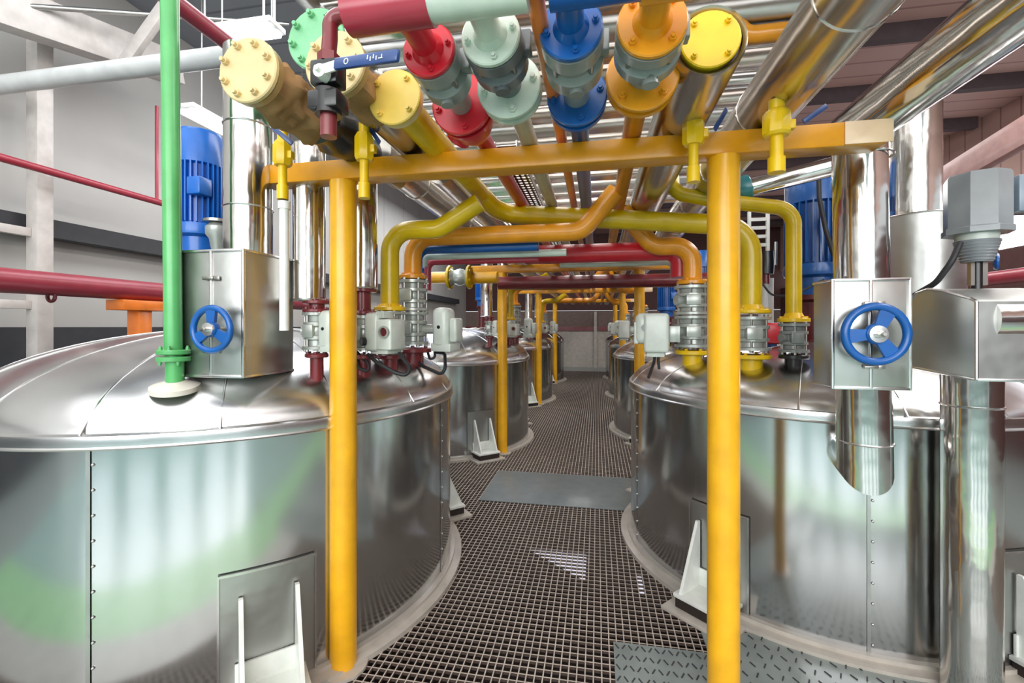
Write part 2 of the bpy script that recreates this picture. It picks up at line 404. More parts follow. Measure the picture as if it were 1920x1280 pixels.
# ================================================================ PIPE RACK FRAMES
ZB = EYE + .72                      # beam top
PL, PR, FY = -1.10, .47, 1.83
def make_frame(label):
    t = thing('pipe_rack_frame', label, 'frame', (PL, FY, 0), 'yellow pipe rack frames across the aisle')
    MB().box((-.265, FY, ZB - .0425), (2.51, .10, .085), .006).build('beam', 'beam', t)
    MB().box((.93, FY - .052, ZB - .042), (.15, .006, .08), .001).build('end_plate', 'endp', t)
    for x in (PL, PR):
        p = MB().cyl((x, FY, .012), (x, FY, ZB - .084), .0575, n=32).build('post', 'yellow', t)
        MB().rev([(0, 0), (.105, 0), (.105, .012), (.0, .012)], (x, FY, .001), UP, 28).build('base_plate', 'ring', p)
    return t
fr = make_frame('nearest yellow pipe rack frame spanning both big tanks')
for k, l in ((1, 'second yellow pipe rack frame down the aisle'), (2, 'third yellow pipe rack frame down the aisle'), (3, 'farthest yellow pipe rack frame at the end of the aisle')):
    copy_tree(fr, (0, S * k, 0), l)

# ================================================================ RACK PIPES ALONG THE AISLE
YEND = 15.2
def rack_start(px, py, r, lift=0): return PZ(px, py, ZB + r + lift)
def sleeve(x, z, y0, y1, r, mat, parent, name='insulation', bands=True):
    o = MB().cyl((x, y0, z), (x, y1, z), r, n=28).build(name, mat, parent)
    if bands:
        y = y0 + .5
        while y < min(y1, 6): MB().torus((x, y, z), (0, 1, 0), r + .001, .004, 28, 6).build('joint_band', mat, o); y += .9
    return o
def blind(px, py, pipe_r, fl_r, nb, mat, label, lag=None, foam=False, off=.4, yend=YEND, liftz=0):
    p = rack_start(px, py, pipe_r, liftz)
    t = thing('capped_pipe', label, 'pipe', p)
    flange(p + V3((0, .018, 0)), (0, -1, 0), fl_r, .018, mat, t, nb, 'blind_flange', off=off)
    MB().rev([(0, 0), (fl_r * .97, 0), (fl_r * .97, .02), (pipe_r * 1.25, .02), (pipe_r, .07)], p + V3((0, .02, 0)), (0, 1, 0), 32).build('neck_flange', 'tan' if foam else mat, t)
    ye = FY + .4 if lag else yend
    MB().cyl((p.x, p.y + .05, p.z), (p.x, ye, p.z), pipe_r, n=24).build('pipe', 'tan' if foam else mat, t)
    if lag: sleeve(p.x, p.z + lag - pipe_r * .6, FY + .14, yend, lag, 'lag', t)
    return t, p
t1, p1 = blind(463, 130, .047, .098, 8, 'pale', 'pale yellow eight bolt blind flange pipe at far left of the rack', .085, True, .5)
from mathutils import noise as mnoise
def lumpy(p, y0, y1, r, amp, seed, n=28, k=26):
    mb = MB(); rings = []
    for a in range(k + 1):
        y = y0 + (y1 - y0) * a / k; rg = []
        e = min(1, 4 * min(a, k - a) / k + .35)
        for b in range(n):
            th = 2 * PI * b / n; v = V3((math.cos(th) * 1.6 + seed, (y) * 11, math.sin(th) * 1.6))
            rr = (r + amp * (mnoise.noise(v) + .45 * mnoise.noise(v * 2.7)) + amp * .6 * max(0, -math.sin(th))) * (.75 + .25 * e)
            rg.append(mb.bm.verts.new((p.x + rr * math.cos(th), y, p.z + rr * math.sin(th))))
        rings.append(rg)
    for a, b in zip(rings, rings[1:]):
        for q in range(n): mb.bm.faces.new((a[q], a[(q + 1) % n], b[(q + 1) % n], b[q]))
    mb.bm.faces.new(rings[0]); mb.bm.faces.new(rings[-1][::-1])
    return mb
lumpy(p1, p1.y + .05, FY - .30, .072, .035, 3.1).build('foam_insulation', 'foam', t1, label='lumpy tan foam insulation')
MB().rev([(0, 0), (.07, 0), (.098, .03), (.085, .09), (.1, .13), (.088, .21), (.075, .26), (.075, .4), (0, .4)], (p1.x, FY - .33, p1.z + .012), (0, 1, 0), 24).build('rubber_sleeve', 'black', t1, label='black rubber wrapped section')
t2, p2 = blind(626, 117, .047, .098, 8, 'pale', 'pale yellow eight bolt blind flange pipe behind the black ball valve', .07, True, .1, liftz=.03)
lumpy(p2, p2.y + .06, p2.y + .3, .062, .02, 9.4, 28, 14).build('foam_insulation', 'foam', t2, label='tan foam insulation behind the flange')
sleeve(p2.x, p2.z + .01, p2.y + .27, FY + .16, .082, 'lag', t2)
t3 = thing('capped_pipe', '', 'pipe', (0, 0, 0))   # filled below
tS, pS = blind(1333, 72, .055, .082, 4, 'fyel', 'silver lagged pipe ending in a bright yellow four bolt blind flange', None, liftz=.04, off=.5)
# lagging of that pipe starts right behind the flange
ls = MB().rev([(.088, .0), (.098, -.01), (.102, 0), (.102, 3.0)], (pS.x, pS.y + .015, pS.z), (0, 1, 0), 32)
ls.build('insulation_shell', 'lag', tS); MB().rev([(0, 0), (.089, 0)], (pS.x, pS.y + .03, pS.z), (0, 1, 0), 28).build('insulation_face', 'brown', tS)
sleeve(pS.x, pS.z, pS.y + 2.9, YEND, .102, 'lag', tS)
# green blind flange, upper layer
pg = PC(597, 78, 1.75); tg = thing('capped_pipe', 'green blind flange pipe end partly hidden behind the pale yellow flange', 'pipe', pg)
flange(pg, (0, -1, 0), .118, .02, 'pgreen', tg, 8, 'blind_flange', off=.2)
MB().cyl(pg, (pg.x, 6.0, pg.z), .055).build('pipe', 'pgreen', tg)

# coloured lines with wafer valve between two flanges
def line(px1, py1, r1, px2, py2, r2, pr, mat, valve_mat, label, vlabel, up=.14, header=None, pm=None, tail='steel'):
    p = PZ(px1, py1, ZB + .03); q = PZ(px2, py2, ZB + .03)
    # keep line parallel to the aisle
    x = (p.x + q.x) / 2; z = ZB + .035
    t = thing('flanged_pipe', label, 'pipe', (x, p.y, z))
    Y1, Y2 = p.y, q.y; D = Y2 - Y1
    f1 = flange((x, Y1 + .018, z), (0, -1, 0), r1, .018, mat, t, 4, hub=pr, off=.12 if px1 < 1100 else .5)
    MB().tube([(x, Y1 - up, z + .0), (x, Y1, z)], pr, 20).build('inlet_pipe', mat, t)
    f2 = flange((x, Y2 - .01, z), (0, -1, 0), r2, .02, mat, t, 4, off=.12 if px1 < 1100 else .5)
    MB().rev([(0, 0), (r2 * .98, 0), (r2 * .98, .02), (r2 * .72, .045), (pr * 1.1, .12), (pr, .125), (pr, YEND - Y2), (0, YEND - Y2)], (x, Y2 + .01, z), (0, 1, 0), 28).build('pipe', pm or mat, t)
    # valve between
    v = thing('check_valve', vlabel, 'valve', (x, Y1 + .04, z))
    a = Y1 + .02; L = D - .035; rv = r1 * 1.03
    MB().rev([(0, 0), (rv, 0), (rv, L * .16), (rv * .78, L * .2), (rv * .78, L * .3), (rv, L * .34), (rv, L * .5), (rv * .6, L * .56), (rv * .5, L), (0, L)], (x, a, z), (0, 1, 0), 28).build('body', valve_mat, v)
    MB().cyl((x, a + L * .42, z), (x + rv * .1, a + L * .42, z - rv * 1.12), rv * .26, n=14).build('bonnet', valve_mat, v)
    for k in range(4):
        an = PI / 4 + k * PI / 2
        MB().cyl((x + rv * .83 * math.cos(an), a + .005, z + rv * .83 * math.sin(an)), (x + rv * .83 * math.cos(an), a + L * .52, z + rv * .83 * math.sin(an)), .0075, n=8).build('stud', 'bolt', v)
    MB().box((x + rv * 1.0, a + L * .3, z + rv * .3), (.03, .04, .06), .004).build('lug', valve_mat, v)
    return t, V3((x, Y1, z)), V3((x, Y2, z))
tr_, r1_, r2_ = line(806, 95, .074, 866, 205, .104, .034, 'red', 'pvalve', 'bright red flanged pipe line running over the yellow beam', 'grey valve clamped in the red pipe line')
tw_, w1_, w2_ = line(922, 68, .078, 954, 172, .102, .034, 'wgreen', 'dgrey', 'pale greenish white flanged pipe line running over the yellow beam', 'dark grey valve clamped in the whitish pipe line')
tb_, b1_, b2_ = line(1076, 54, .080, 1078, 190, .098, .034, 'blue', 'pvalve', 'deep blue flanged pipe line running over the yellow beam', 'grey valve clamped in the blue pipe line')
ty_, y1_, y2_ = line(1222, 44, .086, 1204, 152, .108, .036, 'orange', 'pvalve', 'orange yellow flanged pipe line running over the yellow beam', 'grey valve clamped in the orange yellow pipe line')
# strainer body in the red line
sx, sy, sz = r2_
MB().rev([(0, 0), (.085, 0), (.085, .08), (.06, .15), (.04, .19), (.034, .2)], (sx, sy + .01, sz - .01), (0, 1, 0), 24).cyl((sx - .0, sy + .08, sz - .0), (sx - .06, sy + .13, sz - .055), .045).build('strainer_body', 'red', tr_)
# transverse headers feeding the lines
def header(x0, x1, y, z, r, mat, label, endcap=False):
    return tag(MB().tube([(x0, y, z), (x1, y, z)], r, 24).build('header_pipe', mat), label, 'pipe')
hz = PY(735, 2, r1_.y - .165)
hd = thing('header_pipe', 'thick red header pipe with a flat end crossing the top edge', 'pipe', hz)
hy = r1_.y - .165; zh = r1_.z
A = PY(655, 10, hy); B = PY(810, 5, hy)
MB().cyl((A.x, hy, zh), (B.x, hy, zh), .05, n=28).build('pipe', 'dred', hd)
bvp = PC(616, 142, 1.10)           # black ball valve
MB().tube(fillet([(A.x + .02, hy, zh), (bvp.x, hy, zh), (bvp.x, hy, zh - .05), (bvp.x, bvp.y, bvp.z + .05)], .04), .018).build('branch_pipe', 'maroon', hd)
hw = w1_.y - .14; A = PY(812, 0, hw); B = PY(1060, 0, hw)
header(w1_.x - .22, w1_.x + .12, hw, w1_.z + .0, .046, 'wgreen', 'pale green header pipe crossing the top edge above the whitish flange')
hb = b1_.y - .14
header(b1_.x - .04, b1_.x + .3, hb, b1_.z + .0, .046, 'blue', 'blue header pipe at the top edge above the blue flange')
header(y1_.x - .04, y1_.x + .3, y1_.y - .14, y1_.z, .046, 'orange', 'orange yellow header pipe at the top edge above the orange flange')
# black ball valve with blue lever
bv = thing('ball_valve', 'black ball valve with a long blue lever handle and white hub', 'valve', bvp)
zc = depth(bvp); u = zc / F
MB().box(bvp, (54 * u, .05, 46 * u), .006).box(bvp + V3((0, 0, -52 * u)), (60 * u, .06, 34 * u), .006).cyl(bvp + V3((0, 0, -30 * u)), bvp + V3((0, 0, -75 * u)), 24 * u).build('body', 'black', bv)
MB().cyl(bvp + V3((0, 0, 22 * u)), bvp + V3((0, 0, 40 * u)), 20 * u, n=6).build('union_nut', 'maroon', bv)
MB().cyl(bvp + V3((.0, 0, -72 * u)), bvp + V3((0, 0, -115 * u)), 15 * u).build('drain_stub', 'maroon', bv)
hp = PC(598, 131, zc - .05)
MB().cyl(hp + V3((0, .04, 0)), hp, 12 * u, n=20).cyl(hp, hp + V3((0, -.012, 0)), 5 * u, n=6).build('hub', 'white', bv)
e1 = PC(628, 121, zc - .05); e2 = PC(748, 104, zc - .13)
MB().prism([hp + V3((0, 0, 9 * u)), hp + V3((0, 0, -9 * u)), e1 + V3((.005, 0, -9 * u)), e1 + V3((.005, 0, 9 * u))], (0, .005, 0)).build('handle_arm', 'white', bv)
d = (e2 - e1); m = axmat(e1, d)
MB().box((0, 0, d.length / 2), (.012, 21 * u, d.length), .005, m).build('lever', 'navy', bv)
mk = MB(); m2 = m
for k_ in range(4): mk.box((-.0065, (-.002 if k_ % 2 else .002), d.length * (.56 + .045 * k_)), (.001, .009, .0025), 0, m2)
mk.torus(m2 @ V3((-.0065, 0, d.length * .22)), m2.to_3x3() @ V3((1, 0, 0)), .006, .0012, 16, 6)
mk.box((-.0065, -.0035, d.length * .76), (.001, .002, .012), 0, m2).box((-.0065, 0, d.length * .775), (.001, .009, .002), 0, m2)
mk.build('embossed_mark', 'white', [c for c in bv.children if c.name.startswith('lever')][0])
# green pipe, dark silver lagged pipes on the right of the rack
def lagged(px, py, r, label, lift=0, y0=None, y1=YEND, mat='lag', first=None):
    p = PZ(px, py, ZB + r + lift); t = thing('insulated_pipe', label, 'pipe', (p.x, p.y, p.z))
    a = -.35 if y0 is None else y0
    o = MB().cyl((p.x, a, p.z), (p.x, y1, p.z), r, n=36).build('insulation', mat, t)
    y = a + .35
    while y < min(y1, 5): MB().torus((p.x, y, p.z), (0, 1, 0), r, .0035, 36, 6).build('joint_band', 'duct', o); y += .62
    return t, p
tp2, pp2 = lagged(1418, 225, .098, 'big silver lagged pipe rising overhead right of the yellow blind flange')
lagged(1492, 190, .035, 'slim silver pipe between the two big silver overhead pipes', .03)
# pipe 3 mitres down into the right hand vertical duct
def circ_pts(c, d, r, n, up):
    pass
def mitre_pipe(pts, r, mat, label, name='insulated_pipe', n=32, bands=(), parent=None):
    t = parent or thing(name, label, 'pipe', pts[0])
    pts = [V3(p) for p in pts]; mb = MB(); N = len(pts); rings = []
    x = None
    for i, p in enumerate(pts):
        din = (pts[i] - pts[i - 1]).normalized() if i else (pts[1] - pts[0]).normalized()
        dout = (pts[i + 1] - pts[i]).normalized() if i < N - 1 else din
        if x is None: x = frame_of(din)[0]; y = din.cross(x)
        nrm = (din + dout).normalized(); rg = []
        for j in range(n):
            a = 2 * PI * j / n; o = x * r * math.cos(a) + y * r * math.sin(a)
            k = -o.dot(nrm) / din.dot(nrm); rg.append(mb.bm.verts.new(p + o + din * k))
        rings.append(rg)
        if i < N - 1 and i > 0:
            R = din.rotation_difference(dout); x = R @ x; y = dout.cross(x)
    for a, b in zip(rings, rings[1:]):
        for j in range(n): mb.bm.faces.new((a[j], a[(j + 1) % n], b[(j + 1) % n], b[j]))
    mb.bm.faces.new(rings[0][::-1]); mb.bm.faces.new(rings[-1])
    o = mb.build('insulation', mat, t)
    for p, d in bands: MB().torus(p, d, r, .0045, n, 6).build('joint_band', 'dome', o)
    return t
p3 = PZ(1585, 205, ZB + .105)
AX, AY = PC(1614, 500, 1.90).x, PY(1640, 620, PC(1561, 524, 1.78).y + .13).y
z3 = ZB + .105; r3 = .095
eb = EYE + (HY - 868) / F * 1.90
ang = math.atan2(TR['c'].y - AY, TR['c'].x - AX)
tA = mitre_pipe([(AX - .04, -.3, z3), (AX - .02, AY - .0, z3), (AX, AY, eb + .0), (AX + .25 * math.cos(ang), AY + .25 * math.sin(ang), eb)], r3, 'duct',
           'big silver pipe bending down through the right handwheel box into the right tank',
           bands=[((AX - .035, .55, z3), (0, 1, 0)), ((AX - .03, 1.15, z3), (0, 1, 0)), ((AX, AY, EYE + (HY - 824) / F * 1.9), UP), ((AX, AY, EYE + (HY - 300) / F * 1.9), UP)])
# duct B with mitred top and bigger casing below, on the right tank
pb = PC(1714, 300, 2.75); zb = EYE + (HY - 150) / F * 2.75
mitre_pipe([(pb.x, -.2, zb + .0), (pb.x, pb.y, zb), (pb.x, pb.y, 2.0)], .128, 'duct', 'upright silver duct with a slanted mitred top right of the handwheel box',
           bands=[((pb.x, pb.y, EYE + (HY - 182) / F * 2.75), UP)])
q = PC(1722, 475, 2.75); zt = EYE + (HY - 410) / F * 2.75
tc_ = thing('insulated_casing', 'wide dull galvanised casing under the upright mitred silver duct', 'casing', (q.x, q.y, 1.3))
MB().rev([(0, zt), (.212, zt), (.212, 1.22), (0, 1.22)][::-1], (q.x, q.y, 0), UP, 40).build('shell', 'galv', tc_)
MB().torus((q.x, q.y, zt), UP, .212, .006, 40, 6).build('rim_bead', 'dome', tc_)

# ---------------------------------------------------------------- handwheel valve boxes
def wheel(p, d, R, mat, parent, rot=0):
    d = V3(d).normalized(); m = axmat(V3(p), d); mb = MB()
    mb.torus(p, d, R * .88, R * .13, 40, 10)
    mb.rev([(0, -.012), (R * .3, -.012), (R * .34, .0), (R * .3, .012), (0, .012)], p, d, 24)
    for k in range(3):
        a = rot + k * 2 * PI / 3; c = V3((math.cos(a), math.sin(a), 0)); s = V3((-c.y, c.x, 0))
        w0, w1 = R * .16, R * .24; h = .007
        P = [m @ (c * r + s * w * sg + V3((0, 0, zz))) for zz in (-h, h) for r, w, sg in ((R * .2, w0, -1), (R * .85, w1, -1), (R * .85, w1, 1), (R * .2, w0, 1))]
        mb.hexa(P)
    o = mb.build('handwheel', mat, parent)
    MB().rev([(0, .0), (R * .27, .0), (R * .27, .022), (R * .12, .023), (R * .12, .04), (0, .04)], V3(p), d, 20).build('hub_washer', 'dome', o)
    MB().rev([(0, .02), (R * .13, .02), (R * .13, .042), (R * .06, .043), (R * .06, .058), (0, .058)], V3(p), d, 6).build('stem_nut', 'bolt', o)
    MB().cyl(V3(p) - d * .1, V3(p), R * .1, n=14).build('stem', 'bolt', o)
    return o
def valve_box(x0, x1, y0, y1, z0, z1, wp, R, rot, label):
    t = thing('valve_box', label, 'valve', ((x0 + x1) / 2, (y0 + y1) / 2, z0))
    bx = MB().box(((x0 + x1) / 2, (y0 + y1) / 2, (z0 + z1) / 2), (x1 - x0, y1 - y0, z1 - z0), .004).build('cover_box', 'galv', t)
    sm = MB(); e = .006; xm = (x0 + x1) / 2
    for xx in (x0, x1): sm.box((xx, y0, (z0 + z1) / 2), (.011, .011, z1 - z0 + .01), .002)
    for zz in (z0, z1): sm.box((xm, y0, zz), (x1 - x0, .011, .011), .002)
    for zz in (z0, z1):
        for xx in (x0, x1): sm.box((xx, (y0 + y1) / 2, zz), (.010, y1 - y0, .010), .002)
    sm.box((xm, y0 - .002, (z0 + z1) / 2), (.012, .008, z1 - z0), .002)
    sm.build('folded_seam', 'dome', bx)
    for zz in (z0 + (z1 - z0) * .78, z0 + (z1 - z0) * .2):
        MB().box((xm - .004, y0 - .01, zz), (.05, .012, .014), .003).box((xm + .03, y0 - .008, zz), (.03, .006, .018), .002).build('latch', 'bolt', bx)
    wheel(wp, (0, -1, 0), R, 'blue', t, rot)
    return t
def box_from_px(xl, xr, yt, yb, zc): # front face rectangle
    a = PC(xl, yt, zc); yy = a.y; b = PY(xr, yt, yy); c = PY((xl + xr) / 2, yb, yy); d_ = PY((xl + xr) / 2, yt, yy)
    return a.x, b.x, yy, c.z, d_.z
x0, x1, yy, z0, z1 = box_from_px(338, 456, 470, 705, 1.83)
w = PY(397, 617, yy - .075)
valve_box(x0, x1, yy, yy + .30, z0, z1, w, .092, math.radians(90), 'silver insulated valve box with blue handwheel on the left tank')
LBX, LBY, LBZ0, LBZ1 = (x0 + x1) / 2, yy + .15, z0, z1
x0, x1, yy, z0, z1 = box_from_px(1561, 1706, 524, 728, 1.78)
w = PY(1642, 626, yy - .06)
valve_box(x0, x1, yy, yy + .16, z0, z1, w, .118, math.radians(65), 'silver insulated valve box with blue handwheel in front of the right tank')
# duct above and stub below the left box
ld = PC(466, 300, 2.02)
t = thing('insulated_duct', 'upright silver duct rising from the left handwheel box', 'duct', (ld.x, ld.y, LBZ1 + .002))
MB().cyl((ld.x, ld.y, LBZ1 + .003), (ld.x, ld.y, 2.72), .098, n=36).build('insulation', 'duct', t)
for py in (392, 240): MB().torus((ld.x, ld.y, EYE + (HY - py) / F * 2.02), UP, .098, .004, 36, 6).build('joint_band', 'dome', t)
sp = PC(478, 712, 2.0)
hz = dome_z(TL, math.hypot(sp.x - TL['c'].x, sp.y - TL['c'].y))
tag(MB().cyl((sp.x, sp.y, hz - .02), (sp.x, sp.y, LBZ0), .05).build('nozzle_stub', 'maroon'), 'short dark red stub under the left handwheel box', 'pipe stub')

# ---------------------------------------------------------------- green pipe on left tank
gp = dome_hit(TL, 328, 728); gz = depth(gp)
t = thing('green_pipe', 'tall green pipe standing on the left tank through a white collar', 'pipe', gp)
gu = gz / F; fz = EYE + (HY - 666) * gu
lean = PC(316, 0, gz)
MB().tube([(lean.x, lean.y, lean.z + .4), (gp.x - .006, gp.y, fz)], 15 * gu, 24).build('upper_pipe', 'green', t)
MB().cyl((gp.x, gp.y, fz), (gp.x, gp.y, gp.z - .05), 15 * gu).build('lower_pipe', 'green', t)
for dz, s in ((.004, 1), (-.004, -1)):
    flange((gp.x - .004, gp.y, fz + dz), (0, 0, s), 28 * gu, 9 * gu, 'green', t, 4, off=.3, bs=.008)
MB().rev([(.03, .02), (.085, .0), (.085, -.02), (.03, -.02)], (gp.x, gp.y, gp.z + .012), UP + (gp - TL['c']).normalized() * .0 + V3((.10, -.18, 0)), 32).build('collar', 'cream', t)

# ================================================================ MOTOR / AGITATORS
def mixer(T, px, top, bot, wpx, zc, label, stand='brown', mat='mblue_lit'):
    p = PC(px, bot, zc); u = zc / F; r = wpx / 2 * u; zt = EYE + (HY - top) * u; zb = EYE + (HY - bot) * u
    dz = dome_z(T, math.hypot(p.x - T['c'].x, p.y - T['c'].y)); H = zt - zb
    t = thing('agitator_motor', label, 'motor', (p.x, p.y, dz), 'blue agitator motors on the tanks')
    c = V3((p.x, p.y, 0))
    MB().rev([(0, zt), (r * .9, zt), (r * .98, zt - .02), (r * .98, zt - H * .28), (r * .9, zt - H * .29), (0, zt - H * .29)][::-1], c, UP, 36).build('fan_cowl', mat, t)
    b = MB().rev([(0, zt - H * .28), (r * .82, zt - H * .28), (r * .82, zb + H * .2), (0, zb + H * .2)][::-1], c, UP, 32)
    for k in range(28):
        a = 2 * PI * k / 28; b.box((r * .9, 0, zt - H * .53), (r * .22, .008, H * .5), 0, M4.Translation(c) @ M4.Rotation(a, 4, 'Z'))
    b.build('finned_body', mat, t)
    MB().box((p.x + r * .75, p.y - r * .75, zt - H * .5), (r * .7, r * .7, r * .8), .01).build('terminal_box', mat, t)
    MB().rev([(0, zb + H * .21), (r * 1.02, zb + H * .21), (r * 1.05, zb + H * .15), (r * 1.02, zb + H * .12), (r * .75, zb + H * .1), (r * .72, zb - H * .05), (0, zb - H * .05)][::-1], c, UP, 36).build('gearbox_flange', mat, t)
    MB().rev([(0, zb - H * .04), (r * .85, zb - H * .04), (r * .85, zb - H * .08), (r * .6, zb - H * .1), (r * .6, dz + .02), (r * .95, dz + .02), (r * .95, dz - .03), (0, dz - .03)][::-1], c, UP, 32).build('mounting_stand', stand, t)
    return t
ml = mixer(TL, 374, 252, 470, 80, 2.75, 'blue finned motor upright on the left tank behind the green pipe')
mr = mixer(TR, 1528, 322, 545, 100, 3.15, 'large blue motor upright on the right tank behind the yellow bent pipe', mat='mblue_plain')
for o, sd in ((ml, 'left'), (mr, 'right')):
    for k, w_ in ((1, 'second'), (2, 'third')): copy_tree(o, (0, S * k, 0), 'blue upright motor on the %s %s tank' % (w_, sd))

# ================================================================ VALVE STACKS ON THE TANKS
stacks = []
def actuator(p, u, w, h, parent, kind):
    # electric actuator: rounded gear housing, side cover, gland, sight glass, knob
    p = V3(p); m = M4.Translation(p) @ M4.Rotation(math.atan2(SA, CA) * 1.0, 4, 'Z').inverted()
    W, Hh = w * u, h * u; D = W * .9
    hs = MB()
    if kind == 'left':
        hs.box((-W * .2, 0, 0), (W * .5, D, Hh * .92), W * .14, m, 4).box((W * .2, -.01, -Hh * .06), (W * .55, D * .8, Hh * .72), W * .06, m, 3).box((0, 0, -Hh * .42), (W * .6, D * .7, Hh * .2), W * .04, m)
    elif kind == 'slab':
        hs.box((-W * .12, 0, .0), (W * .62, D * .8, Hh), W * .2, m, 5).box((-W * .05, 0, -Hh * .42), (W * .75, D * .8, Hh * .18), .004, m)
        hs.box((W * .36, .0, -Hh * .02), (W * .28, D * .6, Hh * .55), W * .08, m, 3)
    else:
        hs.box((W * .12, 0, 0), (W * .7, D, Hh * .88), W * .1, m, 4).box((-W * .25, 0, Hh * .1), (W * .5, D * .8, Hh * .7), W * .2, m, 4).box((-W * .46, 0, 0), (W * .14, D * .6, Hh * .5), W * .05, m, 3).box((W * .1, 0, -Hh * .44), (W * .5, D * .7, Hh * .18), .004, m)
    a = hs.build('actuator', 'act', parent)
    if kind == 'left':
        MB().rev([(W * .12, 0), (W * .17, 0), (W * .17, .012), (W * .12, .012)], m @ V3((W * .28, -D * .42 - .008, 0)), m.to_3x3() @ V3((0, -1, 0)), 20, True).build('sight_ring', 'valve', a)
        MB().rev([(0, .004), (W * .12, .004)], m @ V3((W * .28, -D * .42 - .008, 0)), m.to_3x3() @ V3((0, -1, 0)), 20).build('sight_glass', 'brown', a)
        f = MB()
        for i in range(4): f.box((W * (.0 + .07 * i), -D * .2, Hh * .4), (W * .03, D * .5, Hh * .16), .001, m)
        f.build('cooling_fins', 'act', a)
        MB().cyl(m @ V3((-W * .36, -D * .5, -Hh * .22)), m @ V3((-W * .42, -D * .62, -Hh * .22)), W * .12, n=14).build('knob', 'black', a)
    elif kind == 'slab':
        MB().cyl(m @ V3((-W * .12, -D * .38, Hh * .05)), m @ V3((-W * .12, -D * .42, Hh * .05)), W * .06, n=12).build('drive_socket', 'black', a)
    else:
        MB().rev([(0, 0), (W * .1, 0), (W * .1, .008), (0, .008)], m @ V3((-W * .2, -D * .42, Hh * .12)), m.to_3x3() @ V3((0, -1, 0)), 14).build('cap_screw', 'mgrey', a)
        MB().box((W * .62, 0, -Hh * .02), (W * .3, D * .5, Hh * .36), .004, m).build('bracket', 'valve', a)
    return a
def stack(T, px, pyb, nz, vals, label, act=None, nzm='maroon', side='left', vmat='valve'):
    """nozzle pipe on the dome, then flanged valve bodies given by pixel heights"""
    b = dome_hit(T, px, pyb); zc = depth(b); u = zc / F
    Z = lambda py: EYE + (HY - py) * u
    t = thing('flanged_valve', label, 'valve', b)
    zz0 = Z(nz[0])
    MB().cyl((b.x, b.y, b.z - .06), (b.x, b.y, zz0), nz[1] * u, n=20).build('nozzle', nzm, t)
    flange((b.x, b.y, zz0 - 8 * u), UP, nz[1] * 1.75 * u, 8 * u, nzm, t, 6, 'nozzle_flange', boltsep=False, bs=3 * u)
    for (ya, yb, r) in vals:
        za, zb = Z(ya), Z(yb); L = zb - za; R = r * u; k = 5 * u
        MB().rev([(0, 0), (R, 0), (R, k), (R * .7, k * 1.3), (R * .68, L * .24), (R * .9, L * .27), (R * .9, L * .36), (R * .72, L * .40), (R * .78, L * .5), (R * .72, L * .6), (R * .92, L * .64), (R * .92, L * .73), (R * .68, L * .76), (R * .7, L - k * 1.3), (R, L - k), (R, L), (0, L)], (b.x, b.y, za), UP, 24).build('body', vmat, t)
        for i in range(6):
            a = 2 * PI * (i + .25) / 6; q = V3((b.x + R * .84 * math.cos(a), b.y + R * .84 * math.sin(a), za - k * .8))
            MB().rev([(0, 0), (R * .11, 0), (R * .11, k * .8), (R * .06, k * .8), (R * .06, L + k * .8), (R * .11, L + k * .8), (R * .11, L + k * 1.6), (0, L + k * 1.6)], q, UP, 6).build('stud', 'bolt', t)
        MB().box((b.x - R * .1, b.y - R * .75, za + L * .5), (R * .8, R * .5, L * .36), R * .06).build('bonnet_plate', vmat, t)
        a0 = math.radians(200); MB().cyl((b.x, b.y, za + L * .5), (b.x + R * 1.05 * math.cos(a0), b.y + R * 1.05 * math.sin(a0), za + L * .5), R * .3, n=14).build('stem_boss', vmat, t)
    if act:
        ax, ay, aw, ah, kind = act; ap = PC(ax, ay, zc - .02)
        ac = actuator(ap, u, aw, ah, t, kind)
        MB().cyl((b.x, b.y, ap.z), (ap.x, ap.y, ap.z), 9 * u, n=14).build('stem_coupling', 'valve', t)
    stacks.append((t, label)); return t, b, u, Z
LT, RT = 'on the nearest left tank', 'on the nearest right tank'
sL1, bL1, uL1, Z1 = stack(TL, 594, 706, (662, 12), [(654, 586, 26)], 'grey flanged valve under the silver duct left of the front yellow post', (624, 620, 52, 76, 'slab'))
sL2, bL2, uL2, Z2 = stack(TL, 681, 697, (664, 14), [(656, 592, 25)], 'grey flanged valve with white actuator just right of the front left yellow post', (723, 622, 64, 78, 'left'))
sL3, bL3, uL3, Z3 = stack(TL, 731, 688, (664, 15), [(656, 584, 26)], 'grey flanged valve below the ochre yellow bent pipe')
sL4, bL4, uL4, Z4 = stack(TL, 774, 676, (652, 20), [(645, 585, 29), (583, 526, 30)], 'double stacked grey valve with slab shaped white actuator under the orange pipe', (838, 617, 54, 80, 'slab'))
sR1, bR1, uR1, W1 = stack(TR, 1298, 678, (656, 18), [(650, 592, 32), (590, 536, 32)], 'double stacked grey valve with white actuator left of the front right post', (1224, 624, 62, 82, 'right'), 'fyel', 'right')
sR2, bR2, uR2, W2 = stack(TR, 1408, 686, (664, 20), [(656, 594, 34)], 'grey flanged valve under the bright yellow pipe beside the front right post', None, 'fyel', 'right')
sR3, bR3, uR3, W3 = stack(TR, 1488, 682, (664, 15), [(660, 606, 26)], 'small grey valve under the yellow bent pipe near the blue motor', None, 'black', 'right', 'pvalve')
for t, l in list(stacks):
    sd = 'left' if t.location.x < 0 else 'right'
    for k, w_ in ((1, 'second'), (2, 'third')): copy_tree(t, (0, S * k, 0), l.split(' under')[0].split(' just')[0].split(' below')[0].split(' left of')[0].split(' beside')[0] + ' on the %s %s tank' % (w_, sd) + {sL1: ', nearest frame', sL2: ', second along', sL3: ', third along', sL4: ', last along', sR1: ', aisle edge', sR2: ', middle', sR3: ', innermost'}[t])
    t['label'] = l

